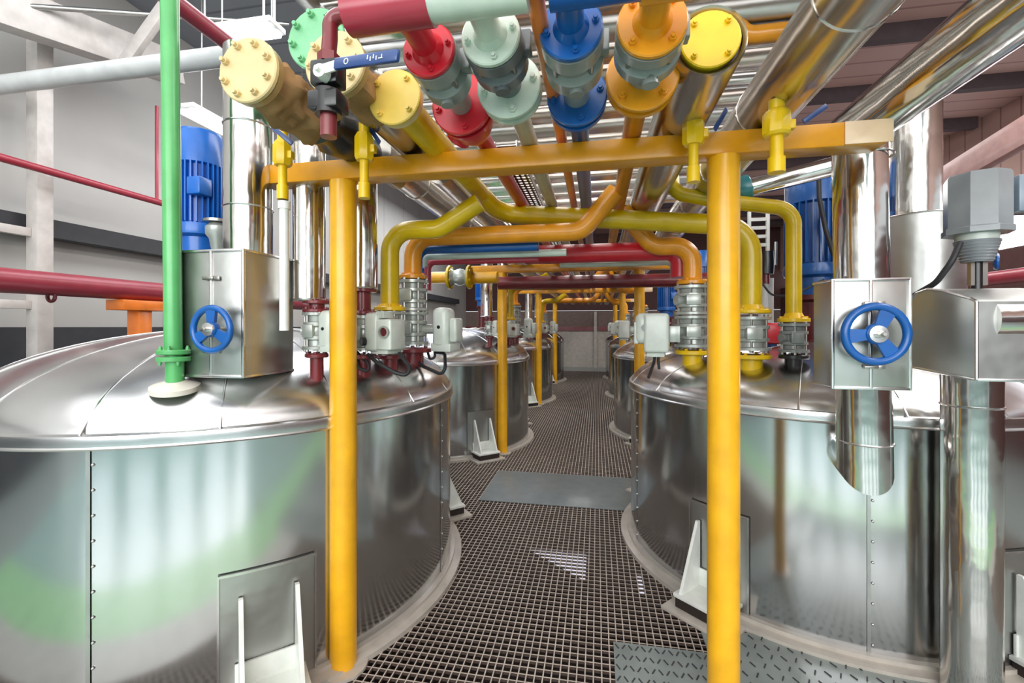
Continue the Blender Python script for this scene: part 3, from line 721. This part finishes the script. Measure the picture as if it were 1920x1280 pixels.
# ducts over L1, L2
def vduct(b, u, Z, cx, rpx, ybot, ztop, sleevey, spool, label, grp):
    t = thing('insulated_duct', label, 'duct', (b.x, b.y, Z(ybot)))
    x, y = b.x + cx * u, b.y
    o = MB().cyl((x, y, Z(ybot)), (x, y, ztop), rpx * u, n=32).build('insulation', 'duct', t)
    if sleevey: MB().rev([(rpx * u, 0), (rpx * 1.06 * u, 0), (rpx * 1.06 * u, Z(sleevey) - Z(ybot)), (rpx * u, Z(sleevey) - Z(ybot))], (x, y, Z(ybot)), UP, 32).build('lower_sleeve', 'duct', t)
    MB().torus((x, y, Z(ybot)), UP, rpx * u, .006, 32, 6).build('end_bead', 'dome', o)
    MB().cyl((b.x, b.y, Z(spool)), (b.x, b.y, Z(ybot) + .01), 14 * u).build('spool_pipe', 'maroon', t)
    for yy_ in (spool, ybot + 8): flange((b.x, b.y, Z(yy_)), UP, 25 * u, 7 * u, 'maroon', t, 6, boltsep=False, bs=3 * u)
    return t
d1 = vduct(bL1, uL1, Z1, -16, 29, 562, 2.33, None, 586, 'upright silver duct close left of the front left yellow post', 'd')
d2 = vduct(bL2, uL2, Z2, 0, 25, 540, 2.30, 458, 590, 'upright silver duct close right of the front left yellow post', 'd')
for o, w_ in ((d1, 'first'), (d2, 'second')):
    for k, n_ in ((1, 'second'), (2, 'third')): copy_tree(o, (0, S * k, 0), '%s upright silver duct on the %s left tank' % (w_, n_))

# ---------------------------------------------------------------- crossing pipes
def fl_tail(b, u, Z, py, r, mat, t): flange((b.x, b.y, Z(py)), UP, r * u, 8 * u, mat, t, 6, boltsep=False, bs=3 * u, hub=r * u * .5)
# line a : capped pipe 3 -> transverse lime pipe -> right tank
p3_ = rack_start(738, 181, .04, -.0); bpy.data.objects.remove(t3)
ta = thing('capped_pipe', 'long yellow pipe from the four bolt blind flange across to the right tank', 'pipe', p3_)
flange(p3_ + V3((0, .018, 0)), (0, -1, 0), .092, .018, 'pale2', ta, 4, 'blind_flange', off=.55)
MB().rev([(0, 0), (.089, 0), (.089, .02), (.05, .02), (.04, .07)], p3_ + V3((0, .02, 0)), (0, 1, 0), 32).build('neck_flange', 'pale', ta)
ra = 18.5 * uR2
za = W2(438); 
MB().tube(fillet([(p3_.x, p3_.y + .05, p3_.z), (p3_.x, bR2.y - .20, p3_.z), (p3_.x + .07, bR2.y, PY(900, 402, bR2.y).z), (bR2.x, bR2.y, PY(1400, 424, bR2.y).z), (bR2.x, bR2.y, W2(580))], .18, 9), .056, 24).build('pipe', 'lime', ta)
fl_tail(bR2, uR2, W2, 588, 34, 'fyel', ta)
# silver continuation pipe on that rack line
tt = thing('insulated_pipe', 'silver lagged pipe continuing down the aisle behind the lime pipe bend', 'pipe', (p3_.x - .1, 3.2, p3_.z + .03))
sleeve(p3_.x - .12, p3_.z + .04, 2.2, YEND, .075, 'lag', tt)
# ochre pipe to L3
tb = thing('bent_pipe', 'ochre yellow pipe bending down onto the left tank valve', 'pipe', bL3)
zE = Z3(433)
jx = p3_.x + .05
MB().tube(fillet([(bL3.x, bL3.y, Z3(578)), (bL3.x, bL3.y, zE), (bL3.x + .28, bL3.y, zE), (bL3.x + .50, bL3.y, zE + .13)], .12, 9), 17 * uL3, 22).build('pipe', 'lime', tb)
fl_tail(bL3, uL3, Z3, 583, 29, 'fyel', tb)
# orange line branches to L4 and R1
zo = Z4(450); yo = bL4.y
to = thing('branch_pipe', 'orange pipe branching from the rack left down to the double stacked valve', 'pipe', bL4)
MB().tube(fillet([(bL4.x, yo, Z4(520)), (bL4.x, yo, Z4(446)), (y2_.x - .22, yo, Z4(446)), (y2_.x - .03, yo, y2_.z)], .12, 8), 16 * uL4, 22).build('pipe', 'orange', to)
fl_tail(bL4, uL4, Z4, 524, 26, 'orange', to)
to2 = thing('branch_pipe', 'orange pipe branching from the rack right down to the double stacked valve', 'pipe', bR1)
MB().tube(fillet([(bR1.x, bR1.y, W1(530)), (bR1.x, bR1.y, W1(460)), (y2_.x + .22, bR1.y, W1(460)), (y2_.x + .03, bR1.y, y2_.z)], .12, 8), 17 * uR1, 22).build('pipe', 'orange', to2)
fl_tail(bR1, uR1, W1, 534, 28, 'orange', to2)
# blue, white, red connections crossing the aisle
def cross(px0, px1, py, rpx, zc, down0, down1, mat, label, xr=None):
    a = PC(px0, py, zc); b = PY(px1, py, a.y); u = zc / F
    pts = []
    if down0: pts.append((a.x, a.y, EYE + (HY - down0) * u))
    pts += [(a.x, a.y, a.z), (b.x, a.y, a.z)]
    if down1: pts.append((b.x, a.y, EYE + (HY - down1) * depth(b) / F))
    return tag(MB().tube(fillet(pts, rpx * u * 2.2, 8), rpx * u, 20).build('crossing_pipe', mat), label, 'pipe')
zx = depth(bL4) + .12
cross(783, 1010, 468, 9, zx, 512, None, 'blue', 'blue pipe crossing the aisle below the orange branch pipe')
cross(796, 1062, 481, 6.5, zx + .10, 500, None, 'wgreen', 'thin white pipe crossing the aisle under the blue one')
cross(802, 1010, 491, 6.5, zx + .20, 545, None, 'dred', 'thin red pipe crossing the aisle under the white one')
tz = depth(bR1) + .32
cross(985, 1276, 478, 17, tz, None, 520, 'red', 'bright red pipe crossing to the right tank under the orange branch')
cross(1050, 1262, 497, 5, tz + .12, None, 522, 'wgreen', 'thin white pipe crossing just under the bright red pipe')
# further down the aisle: maroon crossing pipe and yellow flanged valve line
cross(935, 1330, 531, 12, 5.0, None, None, 'maroon', 'dark maroon pipe crossing the aisle at the second frame')
cross(1130, 1290, 497, 9, 5.2, None, None, 'yellow', 'yellow pipe crossing behind the red crossing pipe')
for k in (1, 2):
    w_ = ['second', 'third'][k - 1]
    for o, l in ((tb, 'ochre bent pipe on the %s left tank'), (to, 'orange branch pipe to the %s left tank'), (to2, 'orange branch pipe to the %s right tank')):
        copy_tree(o, (0, S * k, 0), l % w_)
a = PC(800, 521, 4.6)
t = thing('flanged_pipe', 'short yellow horizontal pipe with flanged valve beyond the left valves', 'pipe', a)
u = 4.6 / F
for x0, x1 in ((805, 846), (884, 935)):
    p, q = PC(x0, 521, 4.6), PC(x1, 521, 4.6); q = V3((q.x, p.y, p.z)); MB().cyl(p, q, 11 * u).build('pipe', 'yellow', t)
for x0 in (844, 882):
    p = PC(x0, 521, 4.6); p = V3((p.x, a.y, a.z)); flange(p, (1, 0, 0), 22 * u, 5 * u, 'lime', t, 6, boltsep=False, bs=2.5 * u)
p, q = PC(850, 521, 4.6), PC(882, 521, 4.6); p = V3((p.x, a.y, a.z)); q = V3((q.x, a.y, a.z))
MB().rev([(0, 0), (18 * u, 0), (13 * u, 6 * u), (16 * u, 16 * u), (13 * u, 26 * u), (18 * u, 32 * u), (0, 32 * u)], p, q - p, 20).build('valve_body', 'valve', t)
# yellow bent pipe h to R3
th = thing('bent_pipe', 'bright yellow pipe bending twice down to the small grey valve', 'pipe', bR3)
zc3 = depth(bR3)
A = PC(1256, 322, zc3 + .2); B = PC(1262, 362, zc3 + .15); C_ = PC(1345, 376, zc3 + .05)
MB().tube(fillet([(A.x, A.y, A.z + .1), (B.x, B.y, B.z), (C_.x, C_.y, C_.z), (bR3.x, bR3.y, W3(392)), (bR3.x, bR3.y, W3(596))], .1, 8), 13.5 * uR3, 22).build('pipe', 'lime', th)
fl_tail(bR3, uR3, W3, 604, 27, 'fyel', th)
# hoses
def hose(pts, zc, r, label):
    P = [PC(x, y, zc + dz) for x, y, dz in pts]
    return tag(MB().tube(fillet(P, .03, 5), r, 10).build('cable_hose', 'rubber'), label, 'hose')
zl = depth(bL2)
hose([(668, 664, -.03), (672, 690, -.06), (692, 697, -.07), (690, 680, -.06), (664, 655, -.02)], zl, .008, 'black looped hose right beside the front left post')
hose([(690, 664, -.05), (705, 678, -.08), (740, 698, -.1), (762, 704, -.1), (770, 690, -.08), (748, 662, -.03)], zl, .010, 'black looped hose under the left white actuator')
hose([(775, 668, -.02), (790, 685, -.05), (828, 702, -.1), (835, 690, -.1), (834, 662, -.02), (815, 660, 0)], depth(bL4), .010, 'black hose loop at the edge of the left dome')
hose([(802, 660, 0), (806, 674, -.03), (816, 670, -.03), (814, 650, 0)], depth(bL4), .008, 'small black hose loop below the slab shaped actuator')
zr = depth(bR1)
hose([(1229, 660, 0), (1226, 680, -.02), (1216, 708, -.1)], zr, .009, 'black cable hanging from the right white actuator, left strand')
hose([(1236, 660, 0), (1234, 675, 0), (1236, 692, -.02)], zr, .009, 'black cable hanging from the right white actuator, right strand')

# ---------------------------------------------------------------- drain valves under the rack pipes
def drain(px, top, wpx, lever, label, bot, zc, levdir, matv='fyel'):
    p = PC(px, top, zc); u = zc / F; t = thing('drain_valve', label, 'valve', p, 'yellow drain valves hanging by the front beam')
    Z = lambda py: EYE + (HY - py) * u
    H = bot - top; c = V3((p.x, p.y, 0))
    MB().cyl(c + UP * Z(top + H * .12), c + UP * Z(top - 18), wpx * .28 * u, n=16).build('inlet_nipple', matv, t)
    MB().rev([(0, Z(top + H * .42)), (wpx * .42 * u, Z(top + H * .42)), (wpx * .5 * u, Z(top + H * .38)), (wpx * .5 * u, Z(top + H * .08)), (wpx * .36 * u, Z(top)), (0, Z(top))], c, UP, 8).build('body', matv, t)
    MB().rev([(0, Z(bot)), (wpx * .30 * u, Z(bot)), (wpx * .30 * u, Z(bot - H * .24)), (wpx * .23 * u, Z(bot - H * .25)), (wpx * .23 * u, Z(top + H * .40)), (0, Z(top + H * .4))], c, UP, 16).build('outlet_pipe', matv, t)
    MB().box(c + V3((wpx * .48 * u, -.0, Z(top + H * .25))), (.024, .026, .03), .003).build('stem', matv, t)
    (xa, ya), (xb, yb) = lever
    A = PC(xa, ya, zc + levdir[0]); B = PC(xb, yb, zc + levdir[1]); m = axmat(A, B - A)
    MB().box((0, 0, (B - A).length / 2), (.007, .018, (B - A).length), .003, m).build('lever', 'navy', t)
    return t
drain(530, 265, 34, ((548, 270), (510, 237)), 'yellow drain valve with navy lever at the left end of the front beam', 374, 1.80, (-.07, -.07))
drain(683, 250, 36, ((712, 268), (688, 232)), 'yellow drain valve below the four bolt pale flange', 372, 1.72, (-.02, .05))
drain(1300, 222, 40, ((1340, 243), (1362, 205)), 'yellow drain valve left of the front right post head', 342, 1.60, (-.02, .02))
drain(1456, 207, 50, ((1506, 228), (1550, 198)), 'yellow drain valve with blue lever right of the front right post head', 324, 1.48, (-.02, -.02))
a = PC(533, 378, 1.80); b = PC(538, 610, 1.80)
t = thing('drain_pipe', 'slim white upright pipe below the leftmost drain valve', 'pipe', (a.x, a.y, 1.5))
MB().cyl((a.x, a.y, a.z), (a.x, a.y, b.z - .02), .018, n=16).build('pipe', 'white', t); MB().cyl((a.x, a.y, a.z), (a.x, a.y, a.z - .03), .023, n=16).build('cap', 'white', t)

# ---------------------------------------------------------------- right hand actuator on insulated valve
zc = 1.72; u = zc / F
vc = PC(1826, 640, zc + .1)
t = thing('insulated_valve', 'silver insulated valve cover carrying the grey vertical motor', 'valve', (vc.x, vc.y, 0))
A = PC(1722, 552, zc); yA = vc.y
hz0, hz1 = EYE + (HY - 705) * u, EYE + (HY - 560) * u
cxm = vc.x
XL, YF, YB = 1.265, 1.80, 2.14
hz0 = 1.32
pr = [(YF, hz0), (YB, hz0 + .015)] + [(YB - .05 * k, z) for k, z in ((0, 1.60), (1, 1.635), (2.2, 1.645), (3.6, 1.635), (5, 1.615), (6.4, 1.595))] + [(YF, 1.585)]
MB().prism([(XL, y_, z_) for y_, z_ in pr], (.30, 0, 0)).build('cover_box', 'galv', t)
MB().box((XL + .42, YF + .17, 1.44), (.26, .26, .22), .008).build('side_box', 'galv', t)
MB().tube([(XL + .06, YF + .06, 1.525), (XL + .9, YF + .06, 1.525)], .078, 32).build('side_pipe', 'duct', t)
sb = MB()
for a_, b_ in zip(pr, pr[1:] + pr[:1]): sb.tube([(XL, a_[0], a_[1]), (XL, b_[0], b_[1])], .0055, 8)
sb.box((XL + .15, YF, hz0), (.3, .01, .01), .002)
sb.build('folded_seam', 'dome', t)
MB().torus((XL + .2, YF + .06, 1.525), (1, 0, 0), .079, .004, 28, 6).build('joint_band', 'dome', t)
hz1 = 1.63
t2_ = thing('insulated_pipe', 'upright silver pipe from the floor to the motorised valve cover', 'pipe', (cxm, yA, 0))
MB().cyl((cxm - .01, yA, .002), (cxm - .01, yA, hz0 - .01), 46 * u, n=36).build('insulation', 'duct', t2_)
bb = MB()
for py in (768,): bb.torus((cxm - .01, yA, EYE + (HY - py) * u), UP, 46 * u, .005, 36, 6)
bb.build('joint_band', 'dome', t2_)
# grey motor actuator above the cover
t = thing('valve_motor', 'grey capped actuator motor above the silver valve cover at far right', 'motor', (cxm, yA, hz1))
mu = (zc + .1) / F; ZZ = lambda py: EYE + (HY - py) * mu; c = V3((cxm + .01, yA, 0))
MB().rev([(0, ZZ(440)), (50 * mu, ZZ(440)), (50 * mu, ZZ(430)), (47 * mu, ZZ(428)), (47 * mu, ZZ(335)), (44 * mu, ZZ(329)), (0, ZZ(327))], c, UP, 8).build('cap_housing', 'mgrey', t)
MB().box(c + V3((74 * mu, 0, ZZ(370))), (46 * mu, .09, 66 * mu), .005).build('terminal_box', 'cover', t)
MB().rev([(0, ZZ(454)), (30 * mu, ZZ(454)), (31 * mu, ZZ(438)), (0, ZZ(438))], c, UP, 24).build('neck_ring', 'act', t)
cn = MB().rev([(0, ZZ(492)), (22 * mu, ZZ(492)), (33 * mu, ZZ(452)), (0, ZZ(452))], c, UP, 24)
for i in range(7): cn.torus(c + UP * ZZ(488 - i * 5.5), UP, (23 + i * 1.4) * mu, .003, 24, 6)
cn.build('finned_cone', 'mgrey', t)
MB().box(c + V3((-8 * mu, 0, ZZ(513))), (9 * mu, .02, 44 * mu)).box(c + V3((10 * mu, 0, ZZ(513))), (9 * mu, .02, 44 * mu)).build('yoke', 'bolt', t)
MB().cyl(c + UP * ZZ(548), c + UP * ZZ(490), 8 * mu, n=14).build('stem', 'black', t)
q = PC(1868, 490, zc + .2); MB().torus(q, (.8, -.5, 0), .03, .008, 24, 8).build('side_handwheel', 'blue', t)
P = [PC(1800, 455, zc + .06), PC(1785, 490, zc + .05), PC(1755, 530, zc + .1), PC(1710, 556, zc + .2), PC(1690, 560, zc + .3)]
tag(MB().tube(fillet(P, .08, 6), .011, 12).build('power_cable', 'rubber'), 'black power cable drooping from the grey capped motor', 'cable')

P = [PC(1535, 325, 2.9), PC(1536, 370, 2.9), PC(1548, 430, 2.9), PC(1562, 475, 2.9), PC(1580, 500, 2.9)]
tag(MB().tube(fillet(P, .1, 6), .014, 12).build('motor_cable', 'rubber'), 'black cable hanging down the large blue motor on the right tank', 'cable')
P = [PC(1424, 505, 3.25), PC(1428, 530, 3.2), PC(1448, 556, 3.1), PC(1490, 552, 3.0), PC(1545, 524, 2.95)]
tag(MB().tube(fillet(P, .1, 6), .007, 10).build('signal_cable', 'rubber'), 'thin dark cable sagging from the black solenoid past the yellow bent pipe', 'cable')
# ---------------------------------------------------------------- overhead transverse pipes and tray
oy = 1.75
names = ['first', 'second', 'third', 'fourth', 'fifth', 'sixth', 'seventh', 'eighth', 'ninth', 'tenth', 'eleventh', 'twelfth', 'thirteenth', 'fourteenth', 'fifteenth', 'sixteenth']
for i in range(16):
    r = (.058, .066, .05, .062)[i % 4]
    tag(MB().tube([(-1.22, oy, 2.95), (1.0, oy, 2.95)], r, 24).build('overhead_pipe', ('lag', 'steel', 'lag', 'galv', 'lag')[i % 5]), '%s silver overhead cross pipe counted from the front, above the coloured valves' % names[i], 'pipe', 'silver overhead cross pipes')
    oy += .155 + .012 * i
for k, sx in enumerate((-1.2, .98)):
    tag(MB().box((sx, 4.0, 2.87), (.05, 5.0, .05), .004).build('support_rail', 'galv'), 'galvanised rail carrying the %s ends of the overhead cross pipes' % ('left', 'right')[k], 'rail')
    
p = PZ(935, 250, ZB + .09)
t = thing('cable_tray', 'perforated metal tray between the red and whitish pipe lines', 'tray', (p.x, 3, p.z))
tm = MB(); y = 2.0
for sx in (-.05, .05): tm.box((p.x + sx, 6.5, p.z + .01), (.006, 9, .03))
while y < 9: tm.box((p.x, y, p.z), (.1, .022, .004)); y += .045
for sx in (-.03, 0, .03): tm.box((p.x + sx, 6.5, p.z), (.012, 9, .004))
tm.build('tray', 'galv', t)
p = PZ(1034, 160, ZB + .05)
tag(MB().tube([(p.x, .9, p.z), (p.x, YEND, p.z)], .022, 16).build('rack_pipe', 'hot'), 'slim bright orange pipe just left of the blue pipe line', 'pipe')
p = PC(1375, 0, 2.1); q = PC(1385, 55, 2.1); r_ = PC(1450, 70, 2.1)
tag(MB().tube(fillet([(p.x, p.y, p.z + .15), (q.x, p.y, r_.z), (r_.x + .1, p.y, r_.z)], .07, 8), .04, 20).build('elbow_pipe', 'orange'), 'orange pipe elbow behind the bright yellow blind flange', 'pipe')
a = PC(1405, 352, 2.5); b = PC(1590, 305, 2.35)
t = thing('insulated_pipe', 'slanting silver pipe with a teal collar below the front beam', 'pipe', a)
d = (b - a).normalized()
MB().tube([a, b], .05, 24).build('insulation', 'duct', t)
MB().rev([(0, -.07), (.06, -.07), (.075, -.03), (.072, .0), (.05, .01)], a, d, 24).build('collar', 'teal', t)
p = PC(1436, 492, 3.3); u = 3.3 / F
t = thing('solenoid_valve', 'small black cylindrical solenoid left of the yellow bent pipe', 'valve', p)
MB().rev([(0, -22 * u), (13 * u, -22 * u), (14 * u, 0), (13 * u, 20 * u), (0, 20 * u)], p, UP, 20).build('coil', 'black', t)
MB().cyl(p - UP * 22 * u, p - UP * 40 * u, 6 * u).build('stem', 'maroon', t)
MB().cyl(p + V3((16 * u, 0, -5 * u)), p + V3((17 * u, 0, 38 * u)), 3 * u, n=8).build('tube', 'galv', t)
p = PC(1436, 560, 3.5); u = 3.5 / F
tag(MB().cyl((p.x, p.y, EYE + (HY - 610) * u), (p.x, p.y, EYE + (HY - 522) * u), 13 * u).build('insulated_duct', 'white'), 'white cylinder behind the right tank valves below the black solenoid', 'duct')
p = PC(1447, 625, 2.9); u = 2.9 / F
t = thing('red_actuator', 'small bright red actuator between the right tank valves', 'valve', p)
MB().box(p, (34 * u, 30 * u, 40 * u), 6 * u, None, 3).build('housing', 'red', t); MB().cyl(p - UP * 20 * u, p - UP * 42 * u, 9 * u).build('neck', 'blue', t)
# white cable ladder
p = PC(1422, 440, 4.0); u = 4.0 / F
t = thing('cable_ladder', 'white upright cable ladder behind the front right post', 'ladder', p)
lm = MB()
for sx in (-16, 16): lm.box(p + V3((sx * u, 0, -.1)), (5 * u, .03, 130 * u))
lm.build('rail', 'white', t)
rm = MB()
for i in range(8): rm.box(p + V3((0, 0, (50 - i * 16) * u - .1)), (32 * u, .02, 6 * u))
rm.build('rung', 'white', t)
p = PC(408, 440, 2.6); u = 2.6 / F
t = thing('junction_valve', 'small grey valve head beside the base of the left blue motor', 'valve', p)
MB().rev([(0, -30 * u), (10 * u, -30 * u), (14 * u, -8 * u), (20 * u, 0), (20 * u, 14 * u), (12 * u, 22 * u), (0, 22 * u)], p, UP, 18).build('body', 'valve', t)
MB().cyl(p - UP * 28 * u, (p.x, p.y, dome_z(TL, math.hypot(p.x - TL['c'].x, p.y - TL['c'].y)) - .02), 8 * u, n=14).build('neck', 'galv', t)
MB().rev([(0, 22 * u), (24 * u, 22 * u), (24 * u, 27 * u), (0, 27 * u)], p, UP, 18).build('cap_plate', 'bolt', t)
# right background pipes
q = PX(1885, 519, 4.6)
tag(MB().tube([(4.6, 2.0, q.z), (4.6, 12, q.z)], .08, 18).build('wall_pipe', 'mred'), 'purple red pipe along the far right wall', 'pipe')
q = PX(1715, 640, 2.9)
tag(MB().box((3.15, 6.0, 1.38), (.1, 6.6, .16), .006).build('guard_rail', 'hot'), 'orange rail behind the right tank', 'rail')
for k, (px, py) in enumerate(((1780, 305), (1850, 300))):
    pass
a = PC(1668, 861, 2.22); b = PC(1745, 858, 2.22)
t = thing('level_nozzle', 'short silver pipe with tan foam end on the right tank wall', 'pipe', a)
MB().tube([a, b], .026, 16).build('insulation', 'galv', t)
lumpy(V3((0, 0, 0)), -.03, .04, .034, .012, 5.0, 16, 6).build('foam_plug', 'foam', t).location = b - a
# ---------------------------------------------------------------- floor plates and painted water glint
a = PZ(1150, 1204, .0); b = PZ(1330, 1210, 0)
def tread(x0, x1, y0, y1, label, nx, ny, m='plate'):
    t = thing('floor_plate', label, 'plate', ((x0 + x1) / 2, (y0 + y1) / 2, 0))
    MB().box(((x0 + x1) / 2, (y0 + y1) / 2, .003), (x1 - x0, y1 - y0, .006), .001).build('sheet', m, t)
    if nx:
        mb = MB()
        for i in range(nx):
            for j in range(ny):
                xx = x0 + (i + .5) * (x1 - x0) / nx; yy_ = y0 + (j + .5) * (y1 - y0) / ny
                mb.box((0, 0, 0), (.005, .03, .004), 0, M4.Translation((xx, yy_, .007)) @ M4.Rotation(.5 if (i + j) % 2 else -.5, 4, 'Z'))
        o = mb.build('tread_bars', 'tarry', t); o['kind'] = 'stuff'
    return t
tread(a.x, a.x + .42, .5, a.y, 'grey tread plate on the grating left of the front right post', 14, 26)
tread(a.x + .425, 2.2, .5, a.y + .18, 'grey tread plate on the grating in front of the right tank', 34, 30)
a = PZ(860, 935, 0); b = PZ(860, 878, 0)
tread(-1.0, .42, a.y, b.y, 'plain grey plate laid across the aisle between the tanks', 0, 0, 'dplate')
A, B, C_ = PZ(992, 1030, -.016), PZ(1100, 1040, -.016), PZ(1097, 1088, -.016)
MT['puddle_glow'] = emit('puddle_glow', '#e8ebff', .8)  # pale glow painted in place of light reflected from water below
tag(MB().prism([A, B, C_], (0, 0, -.004)).build('painted_light', 'puddle_glow'), 'white triangular reflection painted as a glowing sheet under the floor grating', 'sheet')
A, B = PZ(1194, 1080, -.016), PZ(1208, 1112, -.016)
tag(MB().prism([A, (B.x, A.y, A.z), B, (A.x, B.y, A.z)], (0, 0, -.004)).build('painted_light', 'puddle_glow'), 'small pale glowing strip of painted light under the floor grating by the right tank', 'sheet')

# ================================================================ LIGHT, WORLD, CAMERA
def area(loc, rot, sx, sy, e, c=(1, 1, 1)):
    l = bpy.data.lights.new('light', 'AREA'); l.shape = 'RECTANGLE'; l.size, l.size_y, l.energy, l.color = sx, sy, e, c
    o = bpy.data.objects.new('light', l); o.location = loc; o.rotation_euler = rot; col.objects.link(o)
R_ = math.radians
area((0, -5.5, 3.4), (R_(78), 0, 0), 9, 3.0, 420, (1, .99, .97))
area((0, -1.6, 4.85), (0, 0, 0), 10, 5.0, 260, (1, 1, 1))
area((-2.6, 3.4, 4.7), (0, R_(8), 0), 1.2, 5, 110, (.97, .98, 1))
area((3.6, 3.0, 4.6), (0, R_(12), 0), 1.2, 5, 170, (1, .98, .95))
area((-3.4, 10.0, 4.6), (0, 0, 0), 1.2, 6, 160, (.97, .98, 1))
area((3.6, 10.0, 4.6), (0, 0, 0), 1.2, 6, 170, (1, .98, .96))
area((-.2, 7, 4.4), (0, 0, 0), .8, 9, 190, (1, .97, .93))
w = bpy.data.worlds.new('World'); bpy.context.scene.world = w; w.use_nodes = True
bg = w.node_tree.nodes['Background']; bg.inputs['Color'].default_value = (.9, .95, 1, 1); bg.inputs['Strength'].default_value = 1.0
cam = bpy.data.cameras.new('camera'); co = bpy.data.objects.new('camera', cam); col.objects.link(co)
co.location = O; co.rotation_euler = (PI / 2, 0, math.atan2(VPX, F))
cam.sensor_width = 36; cam.lens = F / 1920 * 36; cam.shift_y = -(640 - HY) / 1920; cam.clip_start = .02; cam.clip_end = 100
sc = bpy.context.scene; sc.camera = co
sc.view_settings.view_transform = 'Standard'; sc.view_settings.look = 'None'; sc.view_settings.exposure = 0.0
sc.cycles.max_bounces = 8; sc.cycles.caustics_reflective = False; sc.cycles.sample_clamp_indirect = 6
